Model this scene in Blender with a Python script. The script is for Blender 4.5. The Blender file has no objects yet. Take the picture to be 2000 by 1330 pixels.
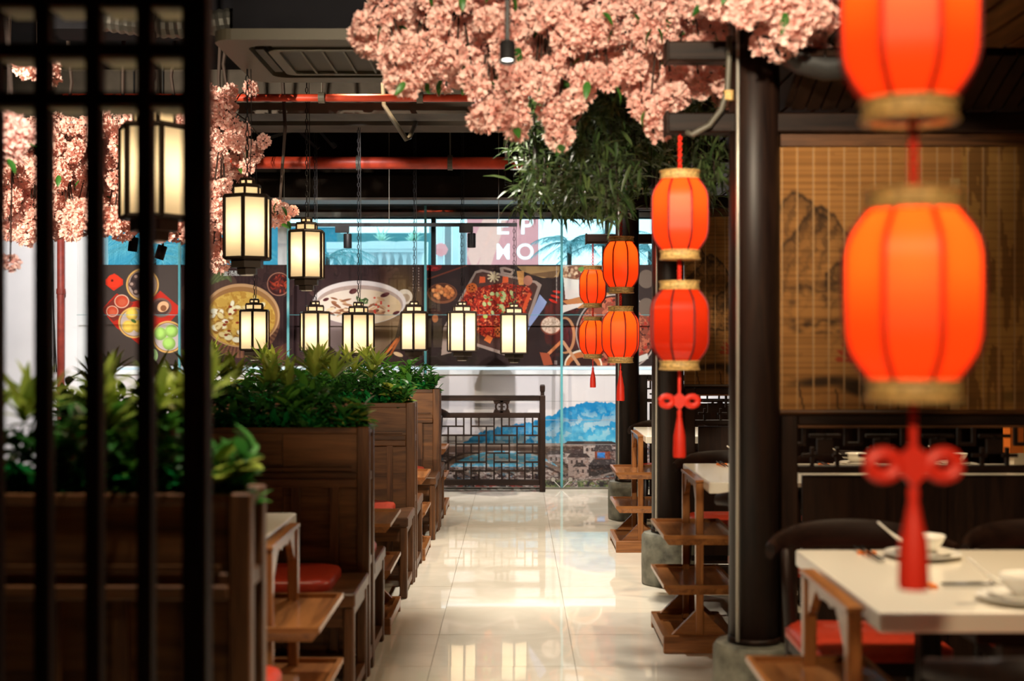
import bpy, bmesh, math, random
import numpy as np
from mathutils import Vector, Matrix, Euler

random.seed(7)
RNG = np.random.default_rng(7)
scene = bpy.context.scene
COL = scene.collection
PI = math.pi

# ------------------------------------------------------------------ camera
F, CX, CY, CAMH = 2610.0, 1007.0, 664.0, 1.356
cam_data = bpy.data.cameras.new('camera')
cam = bpy.data.objects.new('camera', cam_data)
COL.objects.link(cam)
cam.location = (0, 0, CAMH)
cam.rotation_euler = (PI / 2, 0, 0)
cam_data.sensor_width = 36.0
cam_data.lens = F / 2000.0 * 36.0
cam_data.shift_x = -(CX - 1000.0) / 2000.0
cam_data.shift_y = (CY - 665.0) / 2000.0
cam_data.dof.use_dof = True
cam_data.dof.focus_distance = 8.8
cam_data.dof.aperture_fstop = 2.2
cam_data.clip_start = 0.05
scene.camera = cam

# ------------------------------------------------------------------ view, world, lights
vs = scene.view_settings
vs.view_transform = 'Standard'
vs.look = 'None'
vs.gamma = 1.0
vs.use_curve_mapping = False
vs.exposure = 0.0
try:
    scene.cycles.use_denoising = True
    scene.cycles.max_bounces = 8
    scene.cycles.transparent_max_bounces = 12
    scene.cycles.sample_clamp_indirect = 4.0
    scene.cycles.caustics_reflective = False
    scene.cycles.caustics_refractive = False
except Exception:
    pass

world = bpy.data.worlds.new('daylight')
scene.world = world
world.use_nodes = True
wn = world.node_tree.nodes
wn['Background'].inputs['Color'].default_value = (0.70, 0.90, 0.96, 1)
wn['Background'].inputs['Strength'].default_value = 2.6


def spot(name, loc, target, watts, size=60, blend=0.6, radius=0.05, color=(1.0, 0.80, 0.55)):
    d = bpy.data.lights.new(name, 'SPOT')
    d.energy = watts
    d.spot_size = math.radians(size)
    d.spot_blend = blend
    d.shadow_soft_size = radius
    d.color = color
    o = bpy.data.objects.new(name, d)
    COL.objects.link(o)
    o.location = loc
    o.rotation_euler = (Vector(target) - Vector(loc)).to_track_quat('-Z', 'Y').to_euler()
    return o


WARM = (1.0, 0.76, 0.48)
NEUT = (1.0, 0.905, 0.77)
COOL = (1.0, 0.94, 0.91)
# downlights along the aisle
for (x, y, w_) in ((0.10, 3.2, 170), (0.15, 8.1, 580), (0.05, 10.3, 640), (0.25, 11.25, 420)):
    spot('aisle_downlight', (x, y, 3.25), (x, y, 0), w_, 62, 0.7, 0.05, NEUT)
spot('aisle_downlight', (-0.35, 6.25, 3.25), (0.12, 5.55, 0), 430, 64, 0.7, 0.05, NEUT)
# lamps over the right-hand tables
for (y, w_) in ((3.45, 115), (6.15, 85), (8.85, 80)):
    spot('table_lamp_right', (1.55, y + 0.1, 2.20), (1.25, y, 0.7), w_, 105, 0.5, 0.04, WARM)
# lamps over the left-hand booths
for (y, w_) in ((4.3, 90), (6.5, 110), (8.6, 130), (10.5, 110)):
    spot('booth_lamp', (-0.95, y - 0.1, 3.2), (-1.0, y, 0.7), w_, 75, 0.6, 0.05, WARM)
# unseen spots, no fittings built, that wash the planters, the blossoms and the back wall
spot('planter_spot', (-0.35, 2.85, 3.1), (-0.85, 3.15, 1.15), 240, 45, 0.7, 0.05, NEUT)
spot('planter_spot', (-0.7, 6.4, 3.1), (-0.85, 5.45, 1.15), 300, 45, 0.7, 0.05, NEUT)
spot('planter_spot', (-0.7, 6.3, 3.1), (-0.8, 7.5, 0.9), 800, 45, 0.7, 0.05, NEUT)
spot("blossom_spot", (0.0, 1.2, 2.7), (0.25, 5.0, 2.45), 1050, 52, 0.8, 0.08, (1.0, 0.85, 0.63))
spot('blossom_spot', (-3.2, 4.2, 2.6), (-2.3, 8.2, 2.15), 1500, 50, 0.8, 0.03, (1.0, 0.86, 0.66))
spot('twig_spot', (-0.9, 3.3, 2.7), (-1.92, 5.05, 2.15), 520, 24, 0.6, 0.04, NEUT)  # unseen spot, added to brighten the near blossom twig
spot('entrance_spot', (-0.1, -0.6, 2.7), (0.75, 2.2, 1.2), 290, 40, 0.8, 0.06, WARM)  # unseen spot by the camera, added to light the near lanterns from the front
spot('wall_washer', (-3.3, 9.2, 3.1), (-4.4, 12.3, 1.5), 560, 62, 0.8, 0.03, COOL)
for x in (-2.6, -1.2, 0.45, 1.4):
    spot('wall_washer', (x, 9.6, 3.1), (x, 12.3, 0.8), 380, 62, 0.8, 0.02, COOL)


# ------------------------------------------------------------------ helpers
def W(px, py, d):
    return Vector(((px - CX) * d / F, d, CAMH - (py - CY) * d / F))


def WX(px, d):
    return (px - CX) * d / F


def WZ(py, d):
    return CAMH - (py - CY) * d / F


def tag(o, label=None, cat=None, group=None, kind=None):
    if label:
        o['label'] = label
    if cat:
        o['category'] = cat
    if group:
        o['group'] = group
    if kind:
        o['kind'] = kind
    return o


def thing(name, label, cat, loc=(0, 0, 0), rz=0.0, group=None):
    o = bpy.data.objects.new(name, None)
    o.empty_display_size = 0.1
    COL.objects.link(o)
    o.location = loc
    o.rotation_euler = (0, 0, rz)
    return tag(o, label, cat, group)


CHILD = {}


def link_parent(o, parent):
    if parent is not None:
        o.parent = parent
        CHILD.setdefault(parent.name, []).append(o)


def copy_obj(o, parent=None):
    c = o.copy()
    COL.objects.link(c)
    if parent is not None:
        c.parent = parent
        CHILD.setdefault(parent.name, []).append(c)
    return c


def copy_tree(o, parent=None):
    c = copy_obj(o, parent)
    for ch in list(CHILD.get(o.name, [])):
        copy_tree(ch, c)
    return c


def dup(root, loc, rz=None, label=None, group=None):
    c = copy_tree(root)
    c.location = loc
    if rz is not None:
        c.rotation_euler = (0, 0, rz)
    if label:
        c['label'] = label
    if group:
        c['group'] = group
    return c


class MB:
    def __init__(self):
        self.v, self.f = [], []

    def add(self, vs, fs):
        n = len(self.v)
        self.v.extend([tuple(p) for p in vs])
        self.f.extend([tuple(i + n for i in q) for q in fs])
        return self

    def box(self, x0, x1, y0, y1, z0, z1, M=None):
        vs = [Vector(p) for p in ((x0, y0, z0), (x1, y0, z0), (x1, y1, z0), (x0, y1, z0),
                                  (x0, y0, z1), (x1, y0, z1), (x1, y1, z1), (x0, y1, z1))]
        if M is not None:
            vs = [M @ p for p in vs]
        return self.add(vs, [(0, 3, 2, 1), (4, 5, 6, 7), (0, 1, 5, 4), (1, 2, 6, 5), (2, 3, 7, 6), (3, 0, 4, 7)])

    def taper(self, x0, x1, y0, y1, z0, z1, s):
        """box whose bottom is inset by s on every side"""
        vs = [(x0 + s, y0 + s, z0), (x1 - s, y0 + s, z0), (x1 - s, y1 - s, z0), (x0 + s, y1 - s, z0),
              (x0, y0, z1), (x1, y0, z1), (x1, y1, z1), (x0, y1, z1)]
        return self.add(vs, [(0, 3, 2, 1), (4, 5, 6, 7), (0, 1, 5, 4), (1, 2, 6, 5), (2, 3, 7, 6), (3, 0, 4, 7)])

    def lathe(self, prof, n=24, c=(0, 0, 0), rot=0.0, cap=True):
        vs, fs = [], []
        for (r, z) in prof:
            for k in range(n):
                a = 2 * PI * k / n + rot
                vs.append((c[0] + r * math.cos(a), c[1] + r * math.sin(a), c[2] + z))
        for i in range(len(prof) - 1):
            for k in range(n):
                k2 = (k + 1) % n
                fs.append((i * n + k, i * n + k2, (i + 1) * n + k2, (i + 1) * n + k))
        if cap:
            if prof[0][0] > 1e-5:
                fs.append(tuple(reversed(range(n))))
            if prof[-1][0] > 1e-5:
                fs.append(tuple(range((len(prof) - 1) * n, len(prof) * n)))
        return self.add(vs, fs)

    def tube(self, pts, r, n=8, cap=True, flat=1.0):
        pts = [Vector(p) for p in pts]
        rs = r if isinstance(r, (list, tuple)) else [r] * len(pts)
        vs, fs = [], []
        t0 = (pts[1] - pts[0]).normalized()
        up = Vector((0, 0, 1)) if abs(t0.z) < 0.9 else Vector((0, 1, 0))
        a = t0.cross(up).normalized()
        for i, p in enumerate(pts):
            if i == 0:
                t = pts[1] - pts[0]
            elif i == len(pts) - 1:
                t = pts[-1] - pts[-2]
            else:
                t = pts[i + 1] - pts[i - 1]
            t.normalize()
            a = (a - t * a.dot(t)).normalized()
            b = t.cross(a)
            for k in range(n):
                w = 2 * PI * k / n
                vs.append(p + a * (rs[i] * math.cos(w)) + b * (rs[i] * math.sin(w) * flat))
        for i in range(len(pts) - 1):
            for k in range(n):
                k2 = (k + 1) % n
                fs.append((i * n + k, i * n + k2, (i + 1) * n + k2, (i + 1) * n + k))
        if cap:
            fs.append(tuple(reversed(range(n))))
            fs.append(tuple(range((len(pts) - 1) * n, len(pts) * n)))
        return self.add(vs, fs)

    def prism(self, poly, lo, hi, axis='y'):
        """poly: 2-D outline; axis y -> (x,z), axis x -> (y,z), axis z -> (x,y)"""
        def p3(u, v, w):
            return {'y': (u, w, v), 'x': (w, u, v), 'z': (u, v, w)}[axis]
        n = len(poly)
        vs = [p3(u, v, lo) for (u, v) in poly] + [p3(u, v, hi) for (u, v) in poly]
        fs = [tuple(range(n)), tuple(reversed(range(n, 2 * n)))]
        for k in range(n):
            k2 = (k + 1) % n
            fs.append((k, k + n, k2 + n, k2))
        return self.add(vs, fs)

    def mesh(self, name, m, smooth=False):
        me = bpy.data.meshes.new(name)
        me.from_pydata(self.v, [], self.f)
        bm = bmesh.new()
        bm.from_mesh(me)
        bmesh.ops.recalc_face_normals(bm, faces=bm.faces)
        bm.to_mesh(me)
        bm.free()
        if smooth:
            me.polygons.foreach_set('use_smooth', [True] * len(me.polygons))
        me.materials.append(m)
        return me

    def build(self, name, m, parent=None, smooth=False, bevel=0.0, loc=None, seg=1, angle=None):
        me = self.mesh(name, m, smooth)
        o = bpy.data.objects.new(name, me)
        COL.objects.link(o)
        if loc is not None:
            o.location = loc
        link_parent(o, parent)
        if bevel:
            b = o.modifiers.new('bevel', 'BEVEL')
            b.width = bevel
            b.segments = seg
            b.limit_method = 'ANGLE'
        if angle and smooth:
            try:
                e = o.modifiers.new('edge_split', 'EDGE_SPLIT')
                e.split_angle = math.radians(angle)
            except Exception:
                pass
        return o


def struct(o):
    o['kind'] = 'structure'
    return o


# ------------------------------------------------------------------ materials
def new_mat(name):
    m = bpy.data.materials.new(name)
    m.use_nodes = True
    nt = m.node_tree
    return m, nt, nt.nodes, nt.links, nt.nodes['Principled BSDF']


def plain(name, c, rough=0.5, metal=0.0, var=0.0, scale=20.0, bump=0.0, spec=None, coat=0.0):
    m, nt, N, L, b = new_mat(name)
    b.inputs['Base Color'].default_value = (*c, 1)
    b.inputs['Roughness'].default_value = rough
    b.inputs['Metallic'].default_value = metal
    if spec is not None:
        b.inputs['Specular IOR Level'].default_value = spec
    if coat:
        b.inputs['Coat Weight'].default_value = coat
        b.inputs['Coat Roughness'].default_value = 0.1
    if var or bump:
        tc = N.new('ShaderNodeTexCoord')
        nz = N.new('ShaderNodeTexNoise')
        nz.inputs['Scale'].default_value = scale
        nz.inputs['Detail'].default_value = 5
        L.new(tc.outputs['Object'], nz.inputs['Vector'])
        if var:
            mx = N.new('ShaderNodeMixRGB')
            mx.inputs[1].default_value = (*[v * (1 - var) for v in c], 1)
            mx.inputs[2].default_value = (*[min(1, v * (1 + var)) for v in c], 1)
            cr = N.new('ShaderNodeValToRGB')
            cr.color_ramp.elements[0].position = 0.3
            cr.color_ramp.elements[1].position = 0.7
            L.new(nz.outputs['Fac'], cr.inputs['Fac'])
            L.new(cr.outputs['Color'], mx.inputs[0])
            L.new(mx.outputs['Color'], b.inputs['Base Color'])
        if bump:
            bp = N.new('ShaderNodeBump')
            bp.inputs['Strength'].default_value = bump
            bp.inputs['Distance'].default_value = 0.01
            L.new(nz.outputs['Fac'], bp.inputs['Height'])
            L.new(bp.outputs['Normal'], b.inputs['Normal'])
    return m


def wood(name, c1, c2, axis='z', rough=0.35, scale=14.0, coat=0.0, spec=0.3):
    m, nt, N, L, b = new_mat(name)
    tc = N.new('ShaderNodeTexCoord')
    mp = N.new('ShaderNodeMapping')
    k = 0.09
    s = {'x': (k, 1, 1), 'y': (1, k, 1), 'z': (1, 1, k)}[axis]
    mp.inputs['Scale'].default_value = [v * scale for v in s]
    oi = N.new('ShaderNodeObjectInfo')
    va = N.new('ShaderNodeVectorMath')
    va.operation = 'SCALE'
    cmb = N.new('ShaderNodeCombineXYZ')
    for i in range(3):
        L.new(oi.outputs['Random'], cmb.inputs[i])
    va.inputs['Scale'].default_value = 37.0
    L.new(cmb.outputs[0], va.inputs[0])
    ad = N.new('ShaderNodeVectorMath')
    L.new(tc.outputs['Object'], mp.inputs['Vector'])
    L.new(mp.outputs['Vector'], ad.inputs[0])
    L.new(va.outputs[0], ad.inputs[1])
    nz = N.new('ShaderNodeTexNoise')
    nz.inputs['Scale'].default_value = 1.6
    nz.inputs['Detail'].default_value = 7
    nz.inputs['Distortion'].default_value = 1.2
    L.new(ad.outputs[0], nz.inputs['Vector'])
    nz2 = N.new('ShaderNodeTexNoise')
    nz2.inputs['Scale'].default_value = 9
    nz2.inputs['Detail'].default_value = 3
    L.new(ad.outputs[0], nz2.inputs['Vector'])
    mxv = N.new('ShaderNodeMath')
    mxv.operation = 'MULTIPLY_ADD'
    mxv.inputs[1].default_value = 0.35
    L.new(nz2.outputs['Fac'], mxv.inputs[0])
    L.new(nz.outputs['Fac'], mxv.inputs[2])
    cr = N.new('ShaderNodeValToRGB')
    cr.color_ramp.elements[0].position = 0.45
    cr.color_ramp.elements[0].color = (*c1, 1)
    cr.color_ramp.elements[1].position = 0.85
    cr.color_ramp.elements[1].color = (*c2, 1)
    L.new(mxv.outputs[0], cr.inputs['Fac'])
    L.new(cr.outputs['Color'], b.inputs['Base Color'])
    b.inputs['Roughness'].default_value = rough
    b.inputs['Specular IOR Level'].default_value = spec
    if coat:
        b.inputs['Coat Weight'].default_value = coat
        b.inputs['Coat Roughness'].default_value = 0.15
    bp = N.new('ShaderNodeBump')
    bp.inputs['Strength'].default_value = 0.12
    bp.inputs['Distance'].default_value = 0.004
    L.new(mxv.outputs[0], bp.inputs['Height'])
    L.new(bp.outputs['Normal'], b.inputs['Normal'])
    return m


def shade_mat(name, trans, diff, gloss=0.06, rough=0.35, bump=False):
    """paper or silk shade lit from inside: translucent + diffuse + a little gloss"""
    m, nt, N, L, b = new_mat(name)
    N.remove(b)
    out = [n for n in N if n.type == 'OUTPUT_MATERIAL'][0]
    tr = N.new('ShaderNodeBsdfTranslucent')
    tr.inputs['Color'].default_value = (*trans, 1)
    df = N.new('ShaderNodeBsdfDiffuse')
    df.inputs['Color'].default_value = (*diff, 1)
    gl = N.new('ShaderNodeBsdfGlossy')
    gl.inputs['Roughness'].default_value = rough
    m1 = N.new('ShaderNodeMixShader')
    m1.inputs[0].default_value = 0.45
    L.new(tr.outputs[0], m1.inputs[1])
    L.new(df.outputs[0], m1.inputs[2])
    m2 = N.new('ShaderNodeMixShader')
    m2.inputs[0].default_value = gloss
    L.new(m1.outputs[0], m2.inputs[1])
    L.new(gl.outputs[0], m2.inputs[2])
    L.new(m2.outputs[0], out.inputs['Surface'])
    return m


def clear_glass(name, tint=(0.93, 0.99, 1.0), refl=0.07, rough=0.0):
    m, nt, N, L, b = new_mat(name)
    N.remove(b)
    out = [n for n in N if n.type == 'OUTPUT_MATERIAL'][0]
    tp = N.new('ShaderNodeBsdfTransparent')
    tp.inputs['Color'].default_value = (*tint, 1)
    gl = N.new('ShaderNodeBsdfGlossy')
    gl.inputs['Roughness'].default_value = rough
    mx = N.new('ShaderNodeMixShader')
    lw = N.new('ShaderNodeLayerWeight')
    lw.inputs['Blend'].default_value = 0.25
    mul = N.new('ShaderNodeMath')
    mul.operation = 'MULTIPLY_ADD'
    mul.inputs[1].default_value = 0.5
    mul.inputs[2].default_value = refl * 0.5
    L.new(lw.outputs['Fresnel'], mul.inputs[0])
    L.new(mul.outputs[0], mx.inputs[0])
    L.new(tp.outputs[0], mx.inputs[1])
    L.new(gl.outputs[0], mx.inputs[2])
    L.new(mx.outputs[0], out.inputs['Surface'])
    return m


def leaf_mat(name, c1, c2, rough=0.4, trans=0.35):
    m, nt, N, L, b = new_mat(name)
    out = [n for n in N if n.type == 'OUTPUT_MATERIAL'][0]
    oi = N.new('ShaderNodeObjectInfo')
    geo = N.new('ShaderNodeNewGeometry')
    add = N.new('ShaderNodeMath')
    add.operation = 'ADD'
    L.new(oi.outputs['Random'], add.inputs[0])
    L.new(geo.outputs['Random Per Island'], add.inputs[1])
    fr = N.new('ShaderNodeMath')
    fr.operation = 'FRACT'
    L.new(add.outputs[0], fr.inputs[0])
    mx = N.new('ShaderNodeMixRGB')
    mx.inputs[1].default_value = (*c1, 1)
    mx.inputs[2].default_value = (*c2, 1)
    L.new(fr.outputs[0], mx.inputs[0])
    L.new(mx.outputs[0], b.inputs['Base Color'])
    b.inputs['Roughness'].default_value = rough
    tr = N.new('ShaderNodeBsdfTranslucent')
    L.new(mx.outputs[0], tr.inputs['Color'])
    ms = N.new('ShaderNodeMixShader')
    ms.inputs[0].default_value = trans
    L.new(b.outputs[0], ms.inputs[1])
    L.new(tr.outputs[0], ms.inputs[2])
    L.new(ms.outputs[0], out.inputs['Surface'])
    return m


def print_mat(name, rough=0.45, bump_slats=0.0):
    m, nt, N, L, b = new_mat(name)
    at = N.new('ShaderNodeAttribute')
    at.attribute_name = 'print'
    L.new(at.outputs['Color'], b.inputs['Base Color'])
    b.inputs['Specular IOR Level'].default_value = 0.12
    b.inputs['Roughness'].default_value = rough
    if bump_slats:
        tc = N.new('ShaderNodeTexCoord')
        wv = N.new('ShaderNodeTexWave')
        wv.bands_direction = 'Z'
        wv.inputs['Scale'].default_value = bump_slats
        L.new(tc.outputs['Object'], wv.inputs['Vector'])
        bp = N.new('ShaderNodeBump')
        bp.inputs['Strength'].default_value = 0.5
        bp.inputs['Distance'].default_value = 0.004
        L.new(wv.outputs['Fac'], bp.inputs['Height'])
        L.new(bp.outputs['Normal'], b.inputs['Normal'])
    return m


def glow(name, c, s):
    m, nt, N, L, b = new_mat(name)
    b.inputs['Base Color'].default_value = (0.02, 0.02, 0.02, 1)
    b.inputs['Emission Color'].default_value = (*c, 1)
    b.inputs['Emission Strength'].default_value = s
    return m


WALN = ((0.0055, 0.0022, 0.0012), (0.020, 0.0085, 0.0045))
LATT = ((0.005, 0.002, 0.0011), (0.017, 0.0072, 0.0038))
WALM = ((0.034, 0.0130, 0.005), (0.125, 0.050, 0.017))
HONY = ((0.15, 0.052, 0.014), (0.34, 0.135, 0.040))
EBON = ((0.006, 0.0025, 0.002), (0.020, 0.0085, 0.005))
M = {}
for ax in 'xyz':
    M['walnut_' + ax] = wood('dark_walnut_' + ax, *WALM, ax, 0.38)
    M['honey_' + ax] = wood('honey_wood_' + ax, *HONY, ax, 0.28, coat=0.3)
    M['ebony_' + ax] = wood('ebony_wood_' + ax, *EBON, ax, 0.45, spec=0.25)
    M['lattice_' + ax] = wood('lattice_wood_' + ax, *LATT, ax, 0.6, spec=0.08)
    M['screen_' + ax] = wood('brown_black_wood_' + ax, *WALN, ax, 0.5, spec=0.15)
M['panel'] = wood('burl_panel', (0.036, 0.0135, 0.0045), (0.16, 0.064, 0.019), 'x', 0.4, 10)
M['white_top'] = plain('white_lacquer', (0.80, 0.74, 0.62), 0.22, coat=0.3)
M['ceramic'] = plain('white_ceramic', (0.85, 0.82, 0.74), 0.15)
M['red_leather'] = plain('red_leather', (0.42, 0.036, 0.014), 0.35, var=0.12, scale=60, bump=0.05)
M['stone'] = plain('grey_stone', (0.13, 0.13, 0.105), 0.6, var=0.6, scale=14, bump=0.25)
M['black_metal'] = plain('black_metal', (0.008, 0.007, 0.007), 0.5, spec=0.2)
M['lamp_frame'] = plain('bronze_frame', (0.018, 0.010, 0.006), 0.5, spec=0.2)
M['lamp_foot'] = plain('bronze_foot', (0.035, 0.023, 0.014), 0.5)
M['red_paint'] = plain('red_pipe_paint', (0.55, 0.055, 0.022), 0.45, var=0.25, scale=9)
M['old_red'] = plain('old_red_paint', (0.24, 0.030, 0.018), 0.55, var=0.35, scale=12)
M['concrete'] = plain('concrete', (0.085, 0.070, 0.056), 0.85, var=0.25, scale=5, bump=0.2)
M['ceiling'] = plain('dark_ceiling_paint', (0.012, 0.0115, 0.014), 0.9, var=0.2, scale=4, spec=0.1)
M['dark_wall'] = plain('dark_brown_wall', (0.012, 0.008, 0.006), 0.85, var=0.1, scale=5, spec=0.1)
M['white_wall'] = plain('white_plaster', (0.74, 0.74, 0.76), 0.8, var=0.03, scale=4)
M['grey_edge'] = plain('pale_grey_paint', (0.30, 0.30, 0.31), 0.6)
M['ac'] = plain('ac_plastic', (0.078, 0.064, 0.041), 0.5)
M['ac_dark'] = plain('ac_grille_plastic', (0.036, 0.029, 0.018), 0.6)
M['cable'] = plain('black_rubber', (0.012, 0.011, 0.010), 0.5)
M['conduit'] = plain('grey_conduit', (0.10, 0.088, 0.066), 0.5)
M['foil'] = plain('foil_duct', (0.16, 0.15, 0.13), 0.5, 0.6, bump=0.6, scale=30)
M['gold'] = plain('gold_brocade', (0.60, 0.38, 0.13), 0.5, 0.0, var=0.45, scale=110, bump=0.5)
M['red_cord'] = plain('red_silk_cord', (0.85, 0.030, 0.010), 0.5)
M['red_rib'] = plain('dark_red_rib', (0.16, 0.008, 0.006), 0.5)
M['red_shade'] = shade_mat('red_silk_shade', (1.0, 0.083, 0.008), (0.75, 0.05, 0.012), 0.02, 0.45)
M['red_shade_glossy'] = shade_mat('red_silk_shade_unlit', (1.0, 0.09, 0.012), (0.70, 0.03, 0.010), 0.07, 0.18)
M['cream_shade'] = shade_mat('cream_paper_shade', (1.0, 0.82, 0.56), (0.85, 0.72, 0.50), 0.03, 0.4)
M['glass'] = clear_glass('clear_glass', (0.97, 0.985, 0.985), 0.05)
M['window_glass'] = clear_glass('window_glass', (0.80, 0.95, 0.97), 0.05)
M['glass_edge'] = plain('teal_glass_edge', (0.07, 0.24, 0.26), 0.15)
M['chrome'] = plain('chrome', (0.6, 0.6, 0.6), 0.2, 1.0)
M['print'] = print_mat('poster_print', 0.6)
M['blind_print'] = print_mat('bamboo_blind_print', 0.6, 95.0)
M['blossom'] = leaf_mat('blossom_petal', (0.93, 0.52, 0.45), (0.98, 0.74, 0.66), 0.6, 0.35)
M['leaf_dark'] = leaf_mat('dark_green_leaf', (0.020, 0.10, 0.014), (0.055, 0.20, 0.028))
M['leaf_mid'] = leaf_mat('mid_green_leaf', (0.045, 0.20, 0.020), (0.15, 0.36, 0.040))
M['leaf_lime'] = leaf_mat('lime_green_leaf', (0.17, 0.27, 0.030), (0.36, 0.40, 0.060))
M['moss'] = leaf_mat('bright_moss', (0.008, 0.16, 0.030), (0.020, 0.34, 0.07))
M['willow'] = leaf_mat('willow_leaf', (0.030, 0.065, 0.018), (0.10, 0.15, 0.045), 0.45, 0.25)
M['bark'] = plain('dark_bark', (0.035, 0.020, 0.014), 0.8)
M['pale_conduit'] = plain('pale_conduit', (0.42, 0.39, 0.34), 0.35, 0.5)
M['beige_trim'] = plain('beige_trim', (0.52, 0.45, 0.31), 0.6)
M['string'] = plain('tan_string', (0.26, 0.15, 0.065), 0.7)
M['led'] = glow('led_strip_light', (0.75, 0.92, 1.0), 1.1)  # emission stands for the window's reflection on the ledge
M['lens_glow'] = glow('lamp_lens', (1.0, 0.93, 0.8), 6.0)
M['sign_pink'] = glow('backlit_pink_sign', (0.95, 0.36, 0.38), 1.35)
M['sign_peach'] = glow('backlit_peach_sign', (1.0, 0.52, 0.44), 1.5)
M['sign_white'] = glow('backlit_white_letters', (1.0, 0.97, 0.97), 2.0)
M['palm'] = leaf_mat('palm_frond', (0.05, 0.24, 0.27), (0.30, 0.55, 0.58), 0.4, 0.35)
M['white_green'] = leaf_mat('pale_green_leaf', (0.35, 0.62, 0.50), (0.70, 0.85, 0.75), 0.4, 0.3)
M['white_stone'] = plain('white_balustrade', (0.78, 0.82, 0.84), 0.6)
M['blue_sheet'] = plain('blue_plastic_sheet', (0.04, 0.24, 0.33), 0.2, bump=1.0, scale=6)
M['letter_white'] = plain('white_print', (0.75, 0.72, 0.68), 0.6)
M['orange_card'] = plain('orange_card', (0.85, 0.22, 0.03), 0.5)
M['yellow_card'] = plain('yellow_card', (0.75, 0.55, 0.05), 0.5)
M['black_gloss'] = plain('black_lacquer', (0.01, 0.009, 0.008), 0.25)


def tile_material():
    m, nt, N, L, b = new_mat('polished_tile')
    tc = N.new('ShaderNodeTexCoord')
    oi = N.new('ShaderNodeObjectInfo')
    va = N.new('ShaderNodeVectorMath')
    L.new(tc.outputs['Object'], va.inputs[0])
    L.new(oi.outputs['Location'], va.inputs[1])
    nz = N.new('ShaderNodeTexNoise')
    nz.inputs['Scale'].default_value = 2.2
    nz.inputs['Detail'].default_value = 8
    nz.inputs['Distortion'].default_value = 2.5
    L.new(va.outputs[0], nz.inputs['Vector'])
    cr = N.new('ShaderNodeValToRGB')
    e = cr.color_ramp.elements
    e[0].position = 0.25
    e[0].color = (0.70, 0.645, 0.545, 1)
    e[1].position = 0.6
    e[1].color = (0.78, 0.725, 0.62, 1)
    k = cr.color_ramp.elements.new(0.49)
    k.color = (0.74, 0.685, 0.58, 1)
    L.new(nz.outputs['Fac'], cr.inputs['Fac'])
    L.new(cr.outputs['Color'], b.inputs['Base Color'])
    b.inputs['Roughness'].default_value = 0.028
    b.inputs['Specular IOR Level'].default_value = 0.55
    return m


M['tile'] = tile_material()
M['grout'] = plain('grout', (0.16, 0.13, 0.10), 0.8)

# ================================================================== ROOM SHELL
YB = 12.35          # front face of the back wall
RX0, RX1, RY0 = -5.2, 3.3, -1.6
CEIL = 3.42


def solid(name, m, x0, x1, y0, y1, z0, z1, parent=None, bevel=0.0):
    return MB().box(x0, x1, y0, y1, z0, z1).build(name, m, parent, bevel=bevel)


# floor: slab plus separate polished tiles
floor = struct(solid('floor', M['grout'], RX0, RX1, RY0, YB, -0.06, -0.006))
TS = 0.6
tile_me = MB().box(-TS / 2 + 0.0011, TS / 2 - 0.0011, -TS / 2 + 0.0011, TS / 2 - 0.0011, -0.012, 0.0).mesh('floor_tile', M['tile'])
jx0, jy0 = -0.352, 5.55
nt_ = 0
for i in range(-4, 5):
    for j in range(-8, 11):
        o = bpy.data.objects.new('floor_tile', tile_me)
        COL.objects.link(o)
        o.location = (jx0 + (i + 0.5) * TS, jy0 + (j + 0.5) * TS, 0)
        o.rotation_euler = (random.uniform(-1, 1) * 0.0011, random.uniform(-1, 1) * 0.0011, 0)
        link_parent(o, floor)
# plain tiled floor beyond the counted tiles (under the booths and behind the camera)
x_lo, x_hi, y_lo, y_hi = jx0 - 4 * TS, jx0 + 5 * TS, jy0 - 8 * TS, jy0 + 11 * TS
for (a0, a1, b0, b1) in ((RX0, x_lo, RY0, YB), (x_hi, RX1, RY0, YB), (x_lo, x_hi, RY0, y_lo), (x_lo, x_hi, y_hi, YB)):
    solid('floor_edge', M['tile'], a0, a1, b0, b1, -0.006, -0.0005, floor)

ceil = struct(solid('ceiling', M['ceiling'], RX0, RX1, RY0, YB + 0.3, CEIL, CEIL + 0.1))
struct(solid('wall_left', M['dark_wall'], RX0 - 0.1, RX0, RY0, YB + 0.3, -0.06, CEIL + 0.1))
struct(solid('wall_right', M['dark_wall'], RX1, RX1 + 0.1, RY0, YB + 0.3, -0.06, CEIL + 0.1))
struct(solid('wall_front', M['dark_wall'], RX0 - 0.1, RX1 + 0.1, RY0 - 0.1, RY0, -0.06, CEIL + 0.1))

# back wall with a strip window near the top
WZ0, WZ1 = WZ(518, YB), WZ(424, YB)
WX0, WX1 = WX(197, YB), WX(1330, YB)
back = struct(solid('wall_back', M['white_wall'], RX0, RX1, YB, YB + 0.22, -0.06, WZ0))
solid('wall_end', M['white_wall'], RX0, WX0, YB, YB + 0.22, WZ0, CEIL, back)
solid('wall_end', M['dark_wall'], WX1, RX1, YB, YB + 0.22, WZ0, CEIL, back)
solid('wall_head', M['dark_wall'], WX0, WX1, YB, YB + 0.22, WZ1, CEIL, back)
win = struct(solid('window_1', M['grey_edge'], WX0, WX1, YB - 0.01, YB + 0.16, WZ1, WZ1 + 0.045))
solid('window_sill', M['black_metal'], WX0, WX1, YB - 0.012, YB + 0.16, WZ0 - 0.02, WZ0 + 0.004, win)
for px, w_ in ((846, 0.040), (1303, 0.05), (1186, 0.03)):
    x = WX(px, YB)
    solid('window_mullion', M['black_metal'], x - w_ / 2, x + w_ / 2, YB + 0.02, YB + 0.14, WZ0, WZ1, win)
bounds = [WX0, WX(562, YB), WX(846, YB), WX(1186, YB), WX1]
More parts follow.
